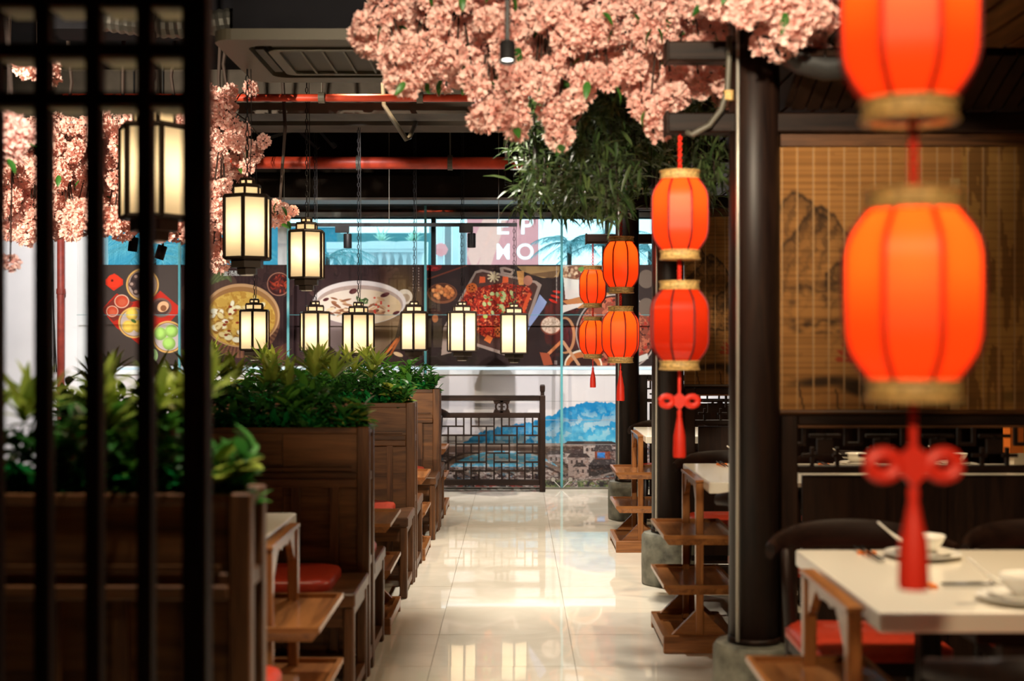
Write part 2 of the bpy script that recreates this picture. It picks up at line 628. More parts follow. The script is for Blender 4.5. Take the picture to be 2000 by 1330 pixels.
for a, b_ in zip(bounds[:-1], bounds[1:]):
    solid('window_pane', M['window_glass'], a + 0.01, b_ - 0.01, YB + 0.08, YB + 0.086, WZ0 + 0.004, WZ1, win)
for px in (376, 551):
    x = WX(px, YB)
    solid('window_jamb', M['white_wall'], x - 0.045, x + 0.045, YB + 0.03, YB + 0.2, WZ0 + 0.005, WZ1, win)

# ledge under the food posters, with a glowing strip standing in for its window reflection
ledge_z0, ledge_z1 = WZ(731, YB), WZ(714, YB)
tr = struct(solid('trim_1', M['white_wall'], WX0, WX1, YB - 0.03, YB, ledge_z0, ledge_z1 - 0.012))
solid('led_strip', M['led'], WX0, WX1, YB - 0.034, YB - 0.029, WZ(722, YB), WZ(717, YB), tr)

# ceiling beams and ducts
solid('trim_2', M['concrete'], RX0, RX1, 10.2, 10.55, WZ(245, 10.2), CEIL)['kind'] = 'structure'
tb = struct(solid('trim_3', M['dark_wall'], RX0, RX1, 11.75, 12.1, WZ(386, 11.75), WZ(343, 11.75)))
solid('beam_edge', M['grey_edge'], RX0, RX1, 11.74, 12.1, WZ(391, 11.75), WZ(386, 11.75), tb)
struct(solid('trim_4', M['ceiling'], -2.6, RX1, 7.4, 7.7, 3.08, CEIL))
struct(solid('trim_5', M['concrete'], RX0, -0.2, 8.9, 9.2, WZ(222, 8.9), WZ(200, 8.9)))
dk = struct(solid('trim_6', M['black_gloss'], -1.25, 0.9, 4.3, 5.5, 2.92, CEIL))

# red pipes
for px0, px1, py, d, rr, lab in ((380, 1090, 191, 8.4, 0.0235, 'thin red sprinkler pipe running across below the air conditioner'),
                                 (470, 1130, 318, 10.9, 0.050, 'thick red water pipe running across above the window')):
    p = MB().tube([W(px0 - 260, py - 1, d), W(px1, py + 1, d)], rr, 14).build('red_pipe', M['red_paint'], smooth=True)
    tag(p, lab, 'pipe')
    for t in (0.35, 0.62, 0.9):
        q = W(px0, py, d).lerp(W(px1, py, d), t)
        MB().tube([q + Vector((0, 0, rr * 0.9)), Vector((q.x, q.y, CEIL))], 0.006, 6).build('hanger_rod', M['conduit'], p)
        c = MB().lathe([(rr + 0.004, -0.02), (rr + 0.012, -0.02), (rr + 0.012, 0.02), (rr + 0.004, 0.02)], 14)
        Mx = Matrix.Translation(q) @ Matrix.Rotation(PI / 2, 4, 'Y')
        c.v = [tuple(Mx @ Vector(v)) for v in c.v]
        c.build('pipe_clamp', M['conduit'], p)
vx = WX(123, YB)
p = MB().tube([(vx, YB - 0.06, 0.0), (vx, YB - 0.06, CEIL)], 0.034, 14).build('red_standpipe', M['old_red'], smooth=True)
tag(p, 'vertical red pipe standing against the white wall', 'pipe')
MB().lathe([(0.034, 0), (0.042, 0), (0.042, 0.05), (0.034, 0.05)], 14, (vx, YB - 0.06, WZ(575, YB))).build('pipe_coupling', M['old_red'], p)
for k, (dx, lab) in enumerate(((-0.075, 'outer black cable dropping beside the vertical red pipe'), (-0.055, 'inner black cable dropping beside the vertical red pipe'))):
    pts = [(vx + dx - 0.09 * (1 - t) * (0.4 + k), YB - 0.02, CEIL - 0.01 - t * 2.35 + 0) for t in [i / 8 for i in range(9)]]
    tag(MB().tube(pts, 0.007, 6).build('black_cable', M['cable'], smooth=True), lab, 'cable')

# ceiling clutter: conduits, brackets, foil duct
pts = [W(748, 150, 8.6), W(750, 205, 8.6), W(762, 225, 8.6), W(794, 273, 8.6), W(800, 268, 8.7), W(812, 240, 9.2)]
tag(MB().tube([(pts[0].x, pts[0].y, CEIL)] + pts, 0.016, 8).build('flexible_conduit', M['conduit'], smooth=True),
    'grey flexible conduit bent into a V under the concrete beam', 'conduit')
for i, (a, b_, lab) in enumerate((((524, 268), (600, 243), 'left dark steel brace rising to the concrete beam'),
                                  ((580, 248), (622, 290), 'middle dark steel brace crossing behind the concrete beam'),
                                  ((618, 245), (655, 288), 'right dark steel brace falling from the concrete beam'))):
    A_, B_ = W(*a, 10.75), W(*b_, 10.75)
    br = MB().tube([A_, B_], 0.022, 4).build('steel_brace', M['black_metal'])
    tag(br, lab, 'brace')
    hi = A_ if A_.z > B_.z else B_
    MB().tube([hi, (hi.x, hi.y, CEIL)], 0.008, 4).build('hanger_rod', M['conduit'], br)
pts = [W(x, 40 + 10 * math.sin((x - 230) / 70.0), 6.4) for x in range(200, 470, 8)]
duct = MB()
duct.tube(pts, [0.055 + 0.008 * (i % 2) for i in range(len(pts))], 12)
fd = tag(duct.build('foil_duct', M['foil'], smooth=False), 'wrinkled silver foil duct hanging under the dark ceiling', 'duct')
for t in (4, 26):
    q = pts[t]
    MB().tube([q + Vector((0, 0, 0.05)), (q.x, q.y, CEIL)], 0.005, 5).build('hanger_strap', M['black_metal'], fd)
for i, (px, d, lab) in enumerate(((1002, 9.4, 'dark suspended cable tray leg left of the hanging greenery'),)):
    pass

# ceiling cassette air conditioner
ac = thing('air_conditioner', 'beige cassette air conditioner hanging under the dark ceiling', 'air conditioner', (0, 0, 0))
AX0, AX1, AY0, AY1, AZ = WX(412, 5.98), WX(412, 5.98) + 1.02, 5.98, 6.98, 2.70


def rrect(x0, x1, y0, y1, r, n=6):
    out = []
    for cx, cy, a0 in ((x1 - r, y1 - r, 0), (x0 + r, y1 - r, PI / 2), (x0 + r, y0 + r, PI), (x1 - r, y0 + r, 1.5 * PI)):
        for k in range(n + 1):
            a = a0 + PI / 2 * k / n
            out.append((cx + r * math.cos(a), cy + r * math.sin(a)))
    return out


def ring(name, m, parent, outer, inner, z0, z1):
    mb = MB()
    n = len(outer)
    for P_ in ([(x, y, z0) for x, y in outer], [(x, y, z0) for x, y in inner], [(x, y, z1) for x, y in outer], [(x, y, z1) for x, y in inner]):
        mb.v.extend(P_)
    for k in range(n):
        k2 = (k + 1) % n
        mb.f += [(k, k2, n + k2, n + k), (2 * n + k, 3 * n + k, 3 * n + k2, 2 * n + k2), (k, 2 * n + k, 2 * n + k2, k2), (n + k, n + k2, 3 * n + k2, 3 * n + k)]
    return mb.build(name, m, parent)


MB().box(AX0 + 0.08, AX1 - 0.08, AY0 + 0.08, AY1 - 0.08, AZ + 0.04, AZ + 0.33).build('casing', M['ceiling'], ac)
ring('panel_frame', M['ac'], ac, rrect(AX0, AX1, AY0, AY1, 0.09), rrect(AX0 + 0.13, AX1 - 0.13, AY0 + 0.13, AY1 - 0.13, 0.07), AZ, AZ + 0.05)
MB().prism(rrect(AX0 + 0.12, AX1 - 0.12, AY0 + 0.12, AY1 - 0.12, 0.07), AZ + 0.034, AZ + 0.045, 'z').build('air_outlet', M['black_metal'], ac)
ring('grille_frame', M['ac'], ac, rrect(AX0 + 0.21, AX1 - 0.21, AY0 + 0.21, AY1 - 0.21, 0.05), rrect(AX0 + 0.26, AX1 - 0.26, AY0 + 0.235, AY1 - 0.235, 0.03), AZ - 0.004, AZ + 0.03)
MB().box(AX0 + 0.255, AX1 - 0.255, AY0 + 0.23, AY1 - 0.23, AZ + 0.012, AZ + 0.02).build('grille', M['ac_dark'], ac)
for k in range(1, 5):
    x = AX0 + 0.26 + (1.02 - 0.52) * k / 5
    MB().box(x - 0.005, x + 0.005, AY0 + 0.235, AY1 - 0.235, AZ, AZ + 0.012).build('grille_rib', M['ac'], ac)
for (x0, x1, y0, y1) in ((AX0 + 0.15, AX0 + 0.19, AY0 + 0.24, AY1 - 0.24), (AX1 - 0.19, AX1 - 0.15, AY0 + 0.24, AY1 - 0.24),
                         (AX0 + 0.24, AX1 - 0.24, AY0 + 0.15, AY0 + 0.19), (AX0 + 0.24, AX1 - 0.24, AY1 - 0.19, AY1 - 0.15)):
    MB().box(x0, x1, y0, y1, AZ + 0.008, AZ + 0.024).build('vane', M['ac_dark'], ac)
for x in (AX0 + 0.12, AX1 - 0.12):
    for y in (AY0 + 0.12, AY1 - 0.12):
        MB().tube([(x, y, AZ + 0.3), (x, y, CEIL)], 0.007, 6).build('hanger_rod', M['conduit'], ac)

# glass partition in front of the back wall
YG = 12.16
gp = struct(solid('window_2', M['conduit'], WX(150, YG), WX(1330, YG), YG - 0.02, YG + 0.02, 0.0, 0.012))
gb = [WX(p_, YG) for p_ in (150, 351, 563, 831, 1097, 1330)]
GTOP = 2.58
for a, b_ in zip(gb[:-1], gb[1:]):
    solid('glass_pane', M['glass'], a + 0.006, b_ - 0.006, YG - 0.005, YG + 0.005, 0.012, GTOP, gp)
for x in gb[1:-1]:
    w_ = 0.011
    solid('glass_joint', M['glass_edge'], x - w_, x + w_, YG - 0.012, YG + 0.012, 0.012, GTOP, gp)
for a, b_ in ((gb[2], gb[3]), (gb[3], gb[4]), (gb[4], gb[5]), (gb[0], gb[1])):
    solid('glass_seam', M['glass_edge'], a, b_, YG - 0.007, YG + 0.007, WZ(615, YG) - 0.002, WZ(615, YG) + 0.002, gp)
solid('glass_head', M['black_metal'], RX0, RX1, YG - 0.02, YG + 0.02, GTOP, GTOP + 0.04, gp)
xs = WX(1097, YG)
for s in (-1, 1):
    MB().tube([(xs + s * 0.01, YG - 0.02, 0.02), (xs + s * 0.075, YG - 0.02, 0.085)], 0.007, 6).build('glass_clamp', M['chrome'], gp)
    MB().lathe([(0.0, -0.004), (0.02, -0.004), (0.02, 0.004), (0.0, 0.004)], 14).build('clamp_disc', M['chrome'], gp, loc=(xs + s * 0.078, YG - 0.025, 0.09)).rotation_euler = (PI / 2, 0, 0)

# ================================================================== RIGHT-HAND PAVILION
COLX = 0.848
COLY = (4.75, 7.45, 10.15)
col_words = ('nearest black round column on a grey stone drum base', 'second black round column from the camera, on a stone drum base',
             'farthest black round column on a stone drum, beside the mountain mural')


def make_column(label):
    t = thing('column', label, 'column')
    MB().lathe([(0.0, 0.285), (0.089, 0.285), (0.089, CEIL - 0.002)], 40).build('shaft', M['ebony_z'], t, smooth=True)
    MB().lathe([(0.139, 0.0), (0.145, 0.008), (0.147, 0.14), (0.145, 0.268), (0.134, 0.284), (0.088, 0.286)], 40).build('stone_base', M['stone'], t, smooth=True, angle=40)
    MB().lathe([(0.087, 0.287), (0.0935, 0.287), (0.0935, 0.305), (0.0885, 0.308)], 40).build('shaft_ring', M['ebony_z'], t, smooth=True)
    MB().tube([(-0.070, -0.072, 0.30), (-0.070, -0.072, CEIL - 0.01)], 0.007, 8).build('conduit', M['pale_conduit'], t, smooth=True)
    return t


col0 = make_column(col_words[0])
cols = [col0] + [copy_tree(col0) for _ in range(2)]
for c, y, lab in zip(cols, COLY, col_words):
    c.location = (COLX, y, 0)
    c['label'] = lab
    c['group'] = 'black columns along the right of the aisle'

bay_word = ('nearest', 'second', 'farthest')
for i, y in enumerate(COLY):
    for z0, z1, w_, ww in ((2.34, 2.41, 0.045, 'upper'), (2.088, 2.158, 0.045, 'lower')):
        tb = thing('tie_beam', '%s dark tie beam through the %s black column' % (ww, bay_word[i]), 'beam', (0, y, 0), group='tie beams of the pavilion')
        MB().box(0.535, RX1 - 0.01, -w_, w_, z0, z1).build('beam_body', M['screen_x'], tb, bevel=0.006)
        MB().box(0.529, 0.541, -w_ - 0.006, w_ + 0.006, z0 - 0.006, z1 + 0.006).build('beam_cap', M['screen_x'], tb, bevel=0.004)
        MB().box(0.541, 0.758, -w_ - 0.003, -w_ + 0.002, z0 + 0.012, z0 + 0.026).build('beam_moulding', M['screen_x'], tb)
# sloping slatted soffit and flat slatted ceiling over the nearest bay
sof = thing('slatted_soffit', 'dark sloping slatted soffit above the nearest bamboo blind', 'soffit')
Ms = Matrix.Translation((0, 4.70, 2.165)) @ Matrix.Rotation(-math.atan(0.416), 4, 'X')
MB().box(0.95, RX1 - 0.01, -0.33, 0.0, 0.012, 0.03, Ms).build('soffit_board', M['screen_x'], sof)
for k in range(44):
    x = 0.97 + k * 0.053
    MB().box(x, x + 0.044, -0.33, 0.0, 0.0, 0.012, Ms).build('slat', M['screen_y'], sof)
cl = thing('slatted_ceiling', 'brown slatted ceiling over the nearest right-hand table', 'ceiling panel')
MB().box(1.02, RX1 - 0.01, 1.0, 4.36, 2.325, 2.345).build('ceiling_board', M['dark_wall'], cl)
for k in range(20):
    x = 1.04 + k * 0.112
    MB().box(x, x + 0.098, 1.0, 4.36, 2.31, 2.325).build('slat', M['walnut_y'], cl)
MB().tube([(1.05, 1.2, 2.345), (1.05, 1.2, CEIL)], 0.01, 6).build('hanger_rod', M['black_metal'], cl)
MB().tube([(3.0, 4.0, 2.345), (3.0, 4.0, CEIL)], 0.01, 6).build('hanger_rod', M['black_metal'], cl)
for i in (1, 2):
    y = COLY[i]
    s2 = thing('slatted_soffit', 'dark slatted soffit over the %s bay of the pavilion' % ('second' if i == 1 else 'farthest'), 'soffit')
    MB().box(0.95, RX1 - 0.01, y - 2.35, y - 0.06, 2.425, 2.445).build('soffit_board', M['screen_x'], s2)
    for k in range(16):
        MB().box(0.96 + k * 0.14, 1.08 + k * 0.14, y - 2.35, y - 0.06, 2.412, 2.425).build('slat', M['screen_y'], s2)
    MB().tube([(1.0, y - 0.6, 2.445), (1.0, y - 0.6, CEIL)], 0.01, 6).build('hanger_rod', M['black_metal'], s2)
# black cables looping from the beams
loop = [(0.60, 4.69, 2.085)] + [W(px, py, 4.68) for px, py in ((1352, 263), (1385, 245), (1408, 215), (1421, 175), (1424, 110))] + [(WX(1424, 4.68), 4.68, 2.42)]
cb = tag(MB().tube(loop, 0.011, 8).build('looped_cable', M['conduit'], smooth=True), 'thick grey cable looping from the beam end up the nearest black column', 'cable')
MB().lathe([(0.014, -0.015), (0.018, -0.015), (0.018, 0.02), (0.014, 0.02)], 10, tuple(W(1423, 188, 4.68))).build('cable_gland', M['gold'], cb)
hose = [W(px, py, 4.45) for px, py in ((1500, 60), (1530, 95), (1565, 118), (1610, 130), (1660, 128), (1720, 110))]
tag(MB().tube([(hose[0].x, 4.45, 2.55)] + hose + [(hose[-1].x + 0.1, 4.45, 2.5)], 0.05, 12).build('black_hose', M['cable'], smooth=True),
    'fat black hose sagging behind the topmost red lantern', 'hose')

# ---- carved partition screens with lattice and, above two of them, painted bamboo blinds
SX0, SX1 = 0.938, 3.27


def make_screen(label):
    t = thing('partition_screen', label, 'screen')
    MB().box(SX0, SX0 + 0.06, -0.03, 0.03, 0.0, 1.09).build('post', M['screen_z'], t, bevel=0.004)
    MB().box(SX1 - 0.06, SX1, -0.03, 0.03, 0.0, 1.09).build('post', M['screen_z'], t, bevel=0.004)
    MB().box(SX0 + 0.06, SX1 - 0.06, -0.03, 0.03, 1.055, 1.09).build('rail', M['screen_x'], t, bevel=0.004)
    MB().box(SX0 + 0.06, SX1 - 0.06, -0.03, 0.03, 0.885, 0.91).build('rail', M['screen_x'], t, bevel=0.004)
    MB().box(SX0 + 0.06, SX1 - 0.06, -0.03, 0.03, 0.0, 0.10).build('rail', M['screen_x'], t, bevel=0.004)
    MB().box(SX0 + 0.06, SX1 - 0.06, -0.034, -0.024, 1.046, 1.055).build('bead', M['walnut_x'], t)
    n = 4
    w_ = (SX1 - SX0 - 0.12) / n
    for k in range(n):
        x = SX0 + 0.06 + k * w_
        MB().box(x + 0.02, x + w_ - 0.02, -0.010, 0.010, 0.11, 0.875).build('panel_board', M['screen_z'], t)
        if k:
            MB().box(x - 0.02, x + 0.02, -0.022, 0.022, 0.10, 0.885).build('stile', M['screen_z'], t)
    # lattice band 0.91 .. 1.055
    u = 0.19
    nx = int((SX1 - SX0 - 0.12) / u)
    u = (SX1 - SX0 - 0.12) / nx
    b_ = 0.006

    def bar(x0, x1, z0, z1):
        MB().box(x0, x1, -0.009, 0.009, z0, z1).build('fret_bar', M['screen_x'], t)
    zl, zm, zh = 0.91, 0.9825, 1.055
    for k in range(nx):
        x = SX0 + 0.06 + k * u
        c = x + u / 2
        bar(x + 0.02, x + 0.02 + 2 * b_, zm + 0.01, zh)
        bar(x + u - 0.02 - 2 * b_, x + u - 0.02, zm + 0.01, zh)
        bar(x + 0.05, x + 0.05 + 2 * b_, zl, zm - 0.008)
        bar(x + u - 0.05 - 2 * b_, x + u - 0.05, zl, zm - 0.008)
        bar(x, x + 0.02 + 2 * b_, zm + 0.01 - 2 * b_, zm + 0.01)
        bar(x + u - 0.02 - 2 * b_, x + u, zm + 0.01 - 2 * b_, zm + 0.01)
        bar(x + 0.02, c - 0.028, zl + 0.030, zl + 0.030 + 2 * b_)
        bar(c + 0.028, x + u - 0.02, zl + 0.030, zl + 0.030 + 2 * b_)
        bar(x + 0.045, x + u - 0.045, zh - 0.034 - 2 * b_, zh - 0.034)
        bar(c - b_, c + b_, zm + 0.02, zh - 0.034)
        MB().box(c - 0.028, c + 0.028, -0.011, 0.011, zm - 0.030, zm + 0.022).build('fret_block', M['screen_x'], t)
    return t


scr_lab = ('dark carved partition screen under the nearest painted bamboo blind', 'dark carved partition screen beyond the second bay, behind its table',
           'dark carved partition screen beside the farthest black column')
s0 = make_screen(scr_lab[0])
screens = [s0] + [copy_tree(s0) for _ in range(2)]
for s_, y, lab in zip(screens, COLY, scr_lab):
    s_.location = (0, y, 0)
    s_['label'] = lab
    s_['group'] = 'carved screens between the right-hand bays'


# ---- trolley racks at the table ends
def make_rack(label):
    t = thing('side_rack', label, 'rack')
    hx, hy = 0.16, 0.275
    for s in (-1, 1):
        MB().box(-hx, hx, s * hy - (0.03 if s > 0 else 0), s * hy + (0.03 if s < 0 else 0), 0.0, 0.074).build('foot', M['honey_x'], t, bevel=0.003)
        y0 = s * (hy - 0.045)
        MB().box(-0.017, 0.017, y0 - 0.02, y0 + 0.02, 0.05, 0.735).build('post', M['honey_z'], t, bevel=0.004)
        MB().prism([(-0.12, 0.074), (0.12, 0.074), (0.02, 0.175), (-0.02, 0.175)], y0 - 0.012, y0 + 0.012, 'y').build('brace', M['honey_x'], t)
    b_ = MB().box(-hx + 0.012, hx - 0.012, -hy + 0.03, hy - 0.03, 0.022, 0.036).build('base_board', M['honey_y'], t)
    for s in (-1, 1):
        MB().box(s * (hx - 0.012) - 0.012, s * (hx - 0.012) + 0.012, -hy + 0.03, hy - 0.03, 0.03, 0.07).build('base_rim', M['honey_y'], b_)
    for z in (0.478, 0.262):
        sh = MB().taper(-hx, hx, -hy, hy, z - 0.012, z + 0.02, 0.025).build('shelf', M['honey_y'], t)
        for s in (-1, 1):
            MB().box(s * (hx - 0.008) - 0.008, s * (hx - 0.008) + 0.008, -hy, hy, z + 0.018, z + 0.034).build('shelf_rim', M['honey_y'], sh)
            MB().box(-hx + 0.016, hx - 0.016, s * (hy - 0.008) - 0.008, s * (hy - 0.008) + 0.008, z + 0.018, z + 0.034).build('shelf_rim', M['honey_x'], sh)
    # carved apron joining the two posts at the top
    L_ = hy - 0.045 - 0.02
    low = []
    n = 24
    for k in range(n + 1):
        v = -L_ + 2 * L_ * k / n
        e = abs(v) / L_
        z = 0.712 - 0.075 * max(0, e - 0.45) / 0.55 - 0.010 * math.sin(e * 9.0) * (e > 0.2)
        low.append((v, z))
    MB().prism(low + [(L_, 0.735), (-L_, 0.735)], -0.011, 0.011, 'x').build('carved_apron', M['honey_y'], t)
    MB().box(-0.02, 0.02, -hy + 0.02, hy - 0.02, 0.735, 0.748).build('top_rail', M['honey_y'], t, bevel=0.003)
    return t


RACKY = (3.30, 6.05, 8.79)
rk_lab = ('honey wood two-shelf rack at the end of the nearest right-hand white table', 'honey wood two-shelf rack between the nearest and second black columns',
          'honey wood two-shelf rack between the second and farthest black columns')
rk0 = make_rack(rk_lab[0])
rk0.location = (0.775, RACKY[0], 0)
rk0['group'] = 'two-shelf racks along the aisle'
for i in (1, 2):
    dup(rk0, (0.80, RACKY[i], 0), 0, rk_lab[i])
LRY = (4.19, 6.42, 8.48, 10.62)
LRX = (-0.735, -0.735, -0.715, -0.70)
lr_lab = ('honey wood two-shelf rack left of the aisle, nearest of the left row', 'honey wood two-shelf rack left of the aisle, second of the left row',
          'honey wood two-shelf rack left of the aisle, third of the left row', 'farthest honey wood two-shelf rack, left of the aisle beside the fretwork railing')
for i in range(4):
    dup(rk0, (LRX[i], LRY[i], 0), 0, lr_lab[i])


# ---- tables
def make_table(label, Lx, Ly, name='dining_table'):
    t = thing(name, label, 'table')
    MB().box(0, Lx, -Ly / 2, Ly / 2, 0.708, 0.755).build('table_top', M['white_top'], t, bevel=0.006, seg=2)
    MB().box(0.25, Lx - 0.1, -Ly / 2 + 0.1, Ly / 2 - 0.1, 0.66, 0.708).build('apron', M['screen_x'], t)
    for x in (0.34, Lx - 0.2):
        for s in (-1, 1):
            MB().box(x - 0.03, x + 0.03, s * (Ly / 2 - 0.13) - 0.03, s * (Ly / 2 - 0.13) + 0.03, 0.0, 0.66).build('leg', M['screen_z'], t, bevel=0.004)
    return t


TBY = (3.39, 6.07, 8.80)
tb_lab = ('nearest white table, set with dishes, under the two large red lanterns', 'second white table right of the aisle, behind the nearest black column',
          'farthest white table right of the aisle, a sliver beside the second black column')
tbl0 = make_table(tb_lab[0], 2.2, 0.88)
tbl0.location = (0.802, TBY[0], 0)
tbl0['group'] = 'white tables right of the aisle'
tbls = [tbl0]
for i in (1, 2):
    tbls.append(dup(tbl0, (0.815, TBY[i], 0), 0, tb_lab[i]))
lt0 = make_table('white booth table left of the aisle, nearest of the left row', 1.0, 0.72, 'booth_table')
lt0['group'] = 'white tables in the left-hand booths'
lt0.rotation_euler = (0, 0, PI)
lt0.location = (-0.762, 4.29, 0)
for i, lab in ((1, 'white booth table left of the aisle, second of the left row'), (2, 'white booth table left of the aisle, third of the left row'),
               (3, 'white booth table at the far left end by the railing')):
    dup(lt0, (LRX[i] - 0.025, LRY[i] + 0.05, 0), PI, lab)


# ---- ox-horn chairs
def make_chair(label):
    """faces -y; back at +y"""
    t = thing('horn_chair', label, 'chair')
    seat = rrect(-0.215, 0.215, -0.21, 0.20, 0.06, 4)
    MB().prism(rrect(-0.205, 0.205, -0.20, 0.19, 0.05, 4), 0.385, 0.428, 'z').build('seat_frame', M['ebony_x'], t)
    cu = MB()
    n = len(seat)
    rings = [(0.0, 0.428), (0.0, 0.452), (0.018, 0.468), (0.06, 0.476)]
    for ins, z in rings:
        cu.v += [(x * (1 - ins / 0.215), y * (1 - ins / 0.21), z) for x, y in seat]
    for i in range(len(rings) - 1):
        for k in range(n):
            k2 = (k + 1) % n
            cu.f.append((i * n + k, i * n + k2, (i + 1) * n + k2, (i + 1) * n + k))
    cu.f.append(tuple(range(3 * n, 4 * n)))
    cu.build('cushion', M['red_leather'], t, smooth=True, angle=50)
    for s in (-1, 1):
        MB().tube([(s * 0.20, -0.185, 0.0), (s * 0.185, -0.17, 0.395)], [0.014, 0.019], 8).build('leg', M['ebony_z'], t, smooth=True)
        MB().tube([(s * 0.205, 0.20, 0.0), (s * 0.19, 0.165, 0.40), (s * 0.205, 0.14, 0.56), (s * 0.222, 0.115, 0.705)], [0.014, 0.020, 0.018, 0.014], 8).build('leg', M['ebony_z'], t, smooth=True)
    MB().box(-0.18, 0.18, 0.155, 0.175, 0.22, 0.245).build('stretcher', M['ebony_x'], t)
    pts, hs = [], []
    for k in range(25):
        u = -1 + 2 * k / 24
        pts.append(Vector((0.285 * math.sin(u * 1.25) / math.sin(1.25), 0.225 - 0.20 * abs(u) ** 2.2, 0.712 + 0.030 * (1 - u * u))))
        hs.append(0.024 + 0.020 * (1 - u * u) ** 1.2)
    rail = MB()
    sec = 10
    for k, p_ in enumerate(pts):
        tdir = (pts[min(k + 1, 24)] - pts[max(k - 1, 0)]).normalized()
        nrm = tdir.cross(Vector((0, 0, 1))).normalized()
        for q in range(sec):
            w_ = 2 * PI * q / sec
            rail.v.append(tuple(p_ + nrm * (0.015 * math.cos(w_)) + Vector((0, 0, hs[k] * math.sin(w_)))))
    for k in range(24):
        for q in range(sec):
            q2 = (q + 1) % sec
            rail.f.append((k * sec + q, k * sec + q2, (k + 1) * sec + q2, (k + 1) * sec + q))
    rail.f += [tuple(range(sec)), tuple(range(24 * sec, 25 * sec))]
    rail.build('horn_rail', M['ebony_x'], t, smooth=True, angle=60)
    return t


ch_lab = 'dark horn-back chair behind the nearest white table, %s'
ch0 = make_chair(ch_lab % 'left one beside the black column')
ch0.location = (1.06, 4.05, 0)
ch0['group'] = 'horn-back chairs at the right-hand tables'
dup(ch0, (1.655, 4.05, 0), 0, ch_lab % 'right one at the edge of the picture')
dup(ch0, (1.09, 2.64, 0), PI, 'dark horn-back chair on the camera side of the nearest white table')
dup(ch0, (1.085, 6.72, 0), 0, 'dark horn-back chair beyond the second white table, left one, by the knotted tassel')
dup(ch0, (1.68, 6.72, 0), 0, 'dark horn-back chair beyond the second white table, right one behind the carved screen')
dup(ch0, (1.10, 5.42, 0), PI, 'dark horn-back chair on the camera side of the second white table')
dup(ch0, (1.09, 9.44, 0), 0, 'dark horn-back chair beyond the farthest white table, beside the second column')
dup(ch0, (-0.86, 11.40, 0), 0, 'dark horn-back chair in front of the left end of the fretwork railing')


# ---- tableware
def plate(r, h=0.014):
    return [(0.0, 0.0), (r * 0.55, 0.0), (r * 0.62, 0.003), (r, h), (r * 0.985, h + 0.002), (r * 0.6, 0.006), (0.0, 0.005)]


def bowl(r, h):
    return [(0.0, 0.0), (r * 0.42, 0.0), (r * 0.45, 0.006), (r * 0.72, h * 0.35), (r * 0.93, h * 0.75), (r, h), (r * 0.965, h), (r * 0.88, h * 0.75), (r * 0.66, h * 0.38), (r * 0.3, 0.012), (0.0, 0.01)]


me_plate_big = MB().lathe(plate(0.105), 36, cap=False).mesh('plate', M['ceramic'], True)
me_plate_small = MB().lathe(plate(0.078), 32, cap=False).mesh('saucer', M['ceramic'], True)
me_bowl = MB().lathe(bowl(0.056, 0.05), 32, cap=False).mesh('bowl', M['ceramic'], True)
me_spoon = None
sp = MB()
sp.tube([(0.0, 0, 0.006), (0.03, 0, 0.004), (0.055, 0, 0.012), (0.075, 0, 0.020), (0.108, 0, 0.034)], [0.008, 0.021, 0.012, 0.008, 0.009], 10, flat=0.35)
me_spoon = sp.mesh('spoon', M['ceramic'], True)
chs = MB()
chs.tube([(0, 0, 0.008), (0.235, 0, 0.010)], [0.0025, 0.004], 6)
me_chop = chs.mesh('chopstick', M['black_gloss'], True)
rest = MB()
rest.box(-0.008, 0.008, -0.025, 0.025, 0, 0.008)
me_rest = rest.mesh('chopstick_rest', M['orange_card'])


def ware(name, me, loc, rz, label, cat, group, rot=None):
    o = bpy.data.objects.new(name, me)
    COL.objects.link(o)
    o.location = loc
    o.rotation_euler = rot if rot else (0, 0, rz)
    return tag(o, label, cat, group)


def setting(x, y, where, flip=1, full=True):
    z = 0.7555
    g = 'tableware on the right-hand tables'
    ware('plate', me_plate_big, (x, y, z), 0, 'white dinner plate %s' % where, 'plate', g)
    ware('saucer', me_plate_small, (x, y, z + 0.0062), 0, 'small white plate on the dinner plate %s' % where, 'plate', g)
    ware('bowl', me_bowl, (x + 0.004, y, z + 0.0125), 0, 'white rice bowl stacked on the plates %s' % where, 'bowl', g)
    ware('soup_spoon', me_spoon, (x - 0.03, y, z + 0.032), 0, 'white soup spoon resting in the bowl %s' % where, 'spoon', g, (0, -0.30, PI * 0.97))
    for k in (0, 1):
        ware('chopstick', me_chop, (x - 0.135 - 0.012 * k, y - 0.1, z) if flip > 0 else (x - 0.13, y + 0.17 + 0.012 * k, z), 0, '%s black chopstick beside the plate %s' % ('inner' if k == 0 else 'outer', where), 'chopstick', g, (0, 0, PI / 2 + 0.03 * k if flip > 0 else 0.02 + 0.02 * k))
    ware('chopstick_rest', me_rest, (x - 0.14, y + 0.06, z) if flip > 0 else (x - 0.155, y + 0.176, z), PI / 2 if flip > 0 else 0, 'orange chopstick rest beside the plate %s' % where, 'rest', g)


setting(1.125, 3.69, 'at the far edge of the nearest table')
setting(1.165, 3.07, 'at the near edge of the nearest table', -1)
for k, x in enumerate((1.13, 1.62, 2.09)):
    setting(x, 6.36, ('at the left place behind the lattice', 'at the middle place behind the lattice',
                      'at the right place behind the lattice')[k])
mn = thing('menu_card', 'orange and yellow folded card on the second table behind the lattice', 'card', (2.36, 6.3, 0.7555), 0.2)
MB().box(-0.05, 0.02, -0.03, 0.03, 0.07, 0.19).build('orange_side', M['orange_card'], mn)
MB().box(0.02, 0.055, -0.03, 0.03, 0.06, 0.11).build('yellow_side', M['yellow_card'], mn)
MB().box(-0.03, 0.05, -0.03, 0.03, 0.0, 0.07).build('stand', M['white_top'], mn)

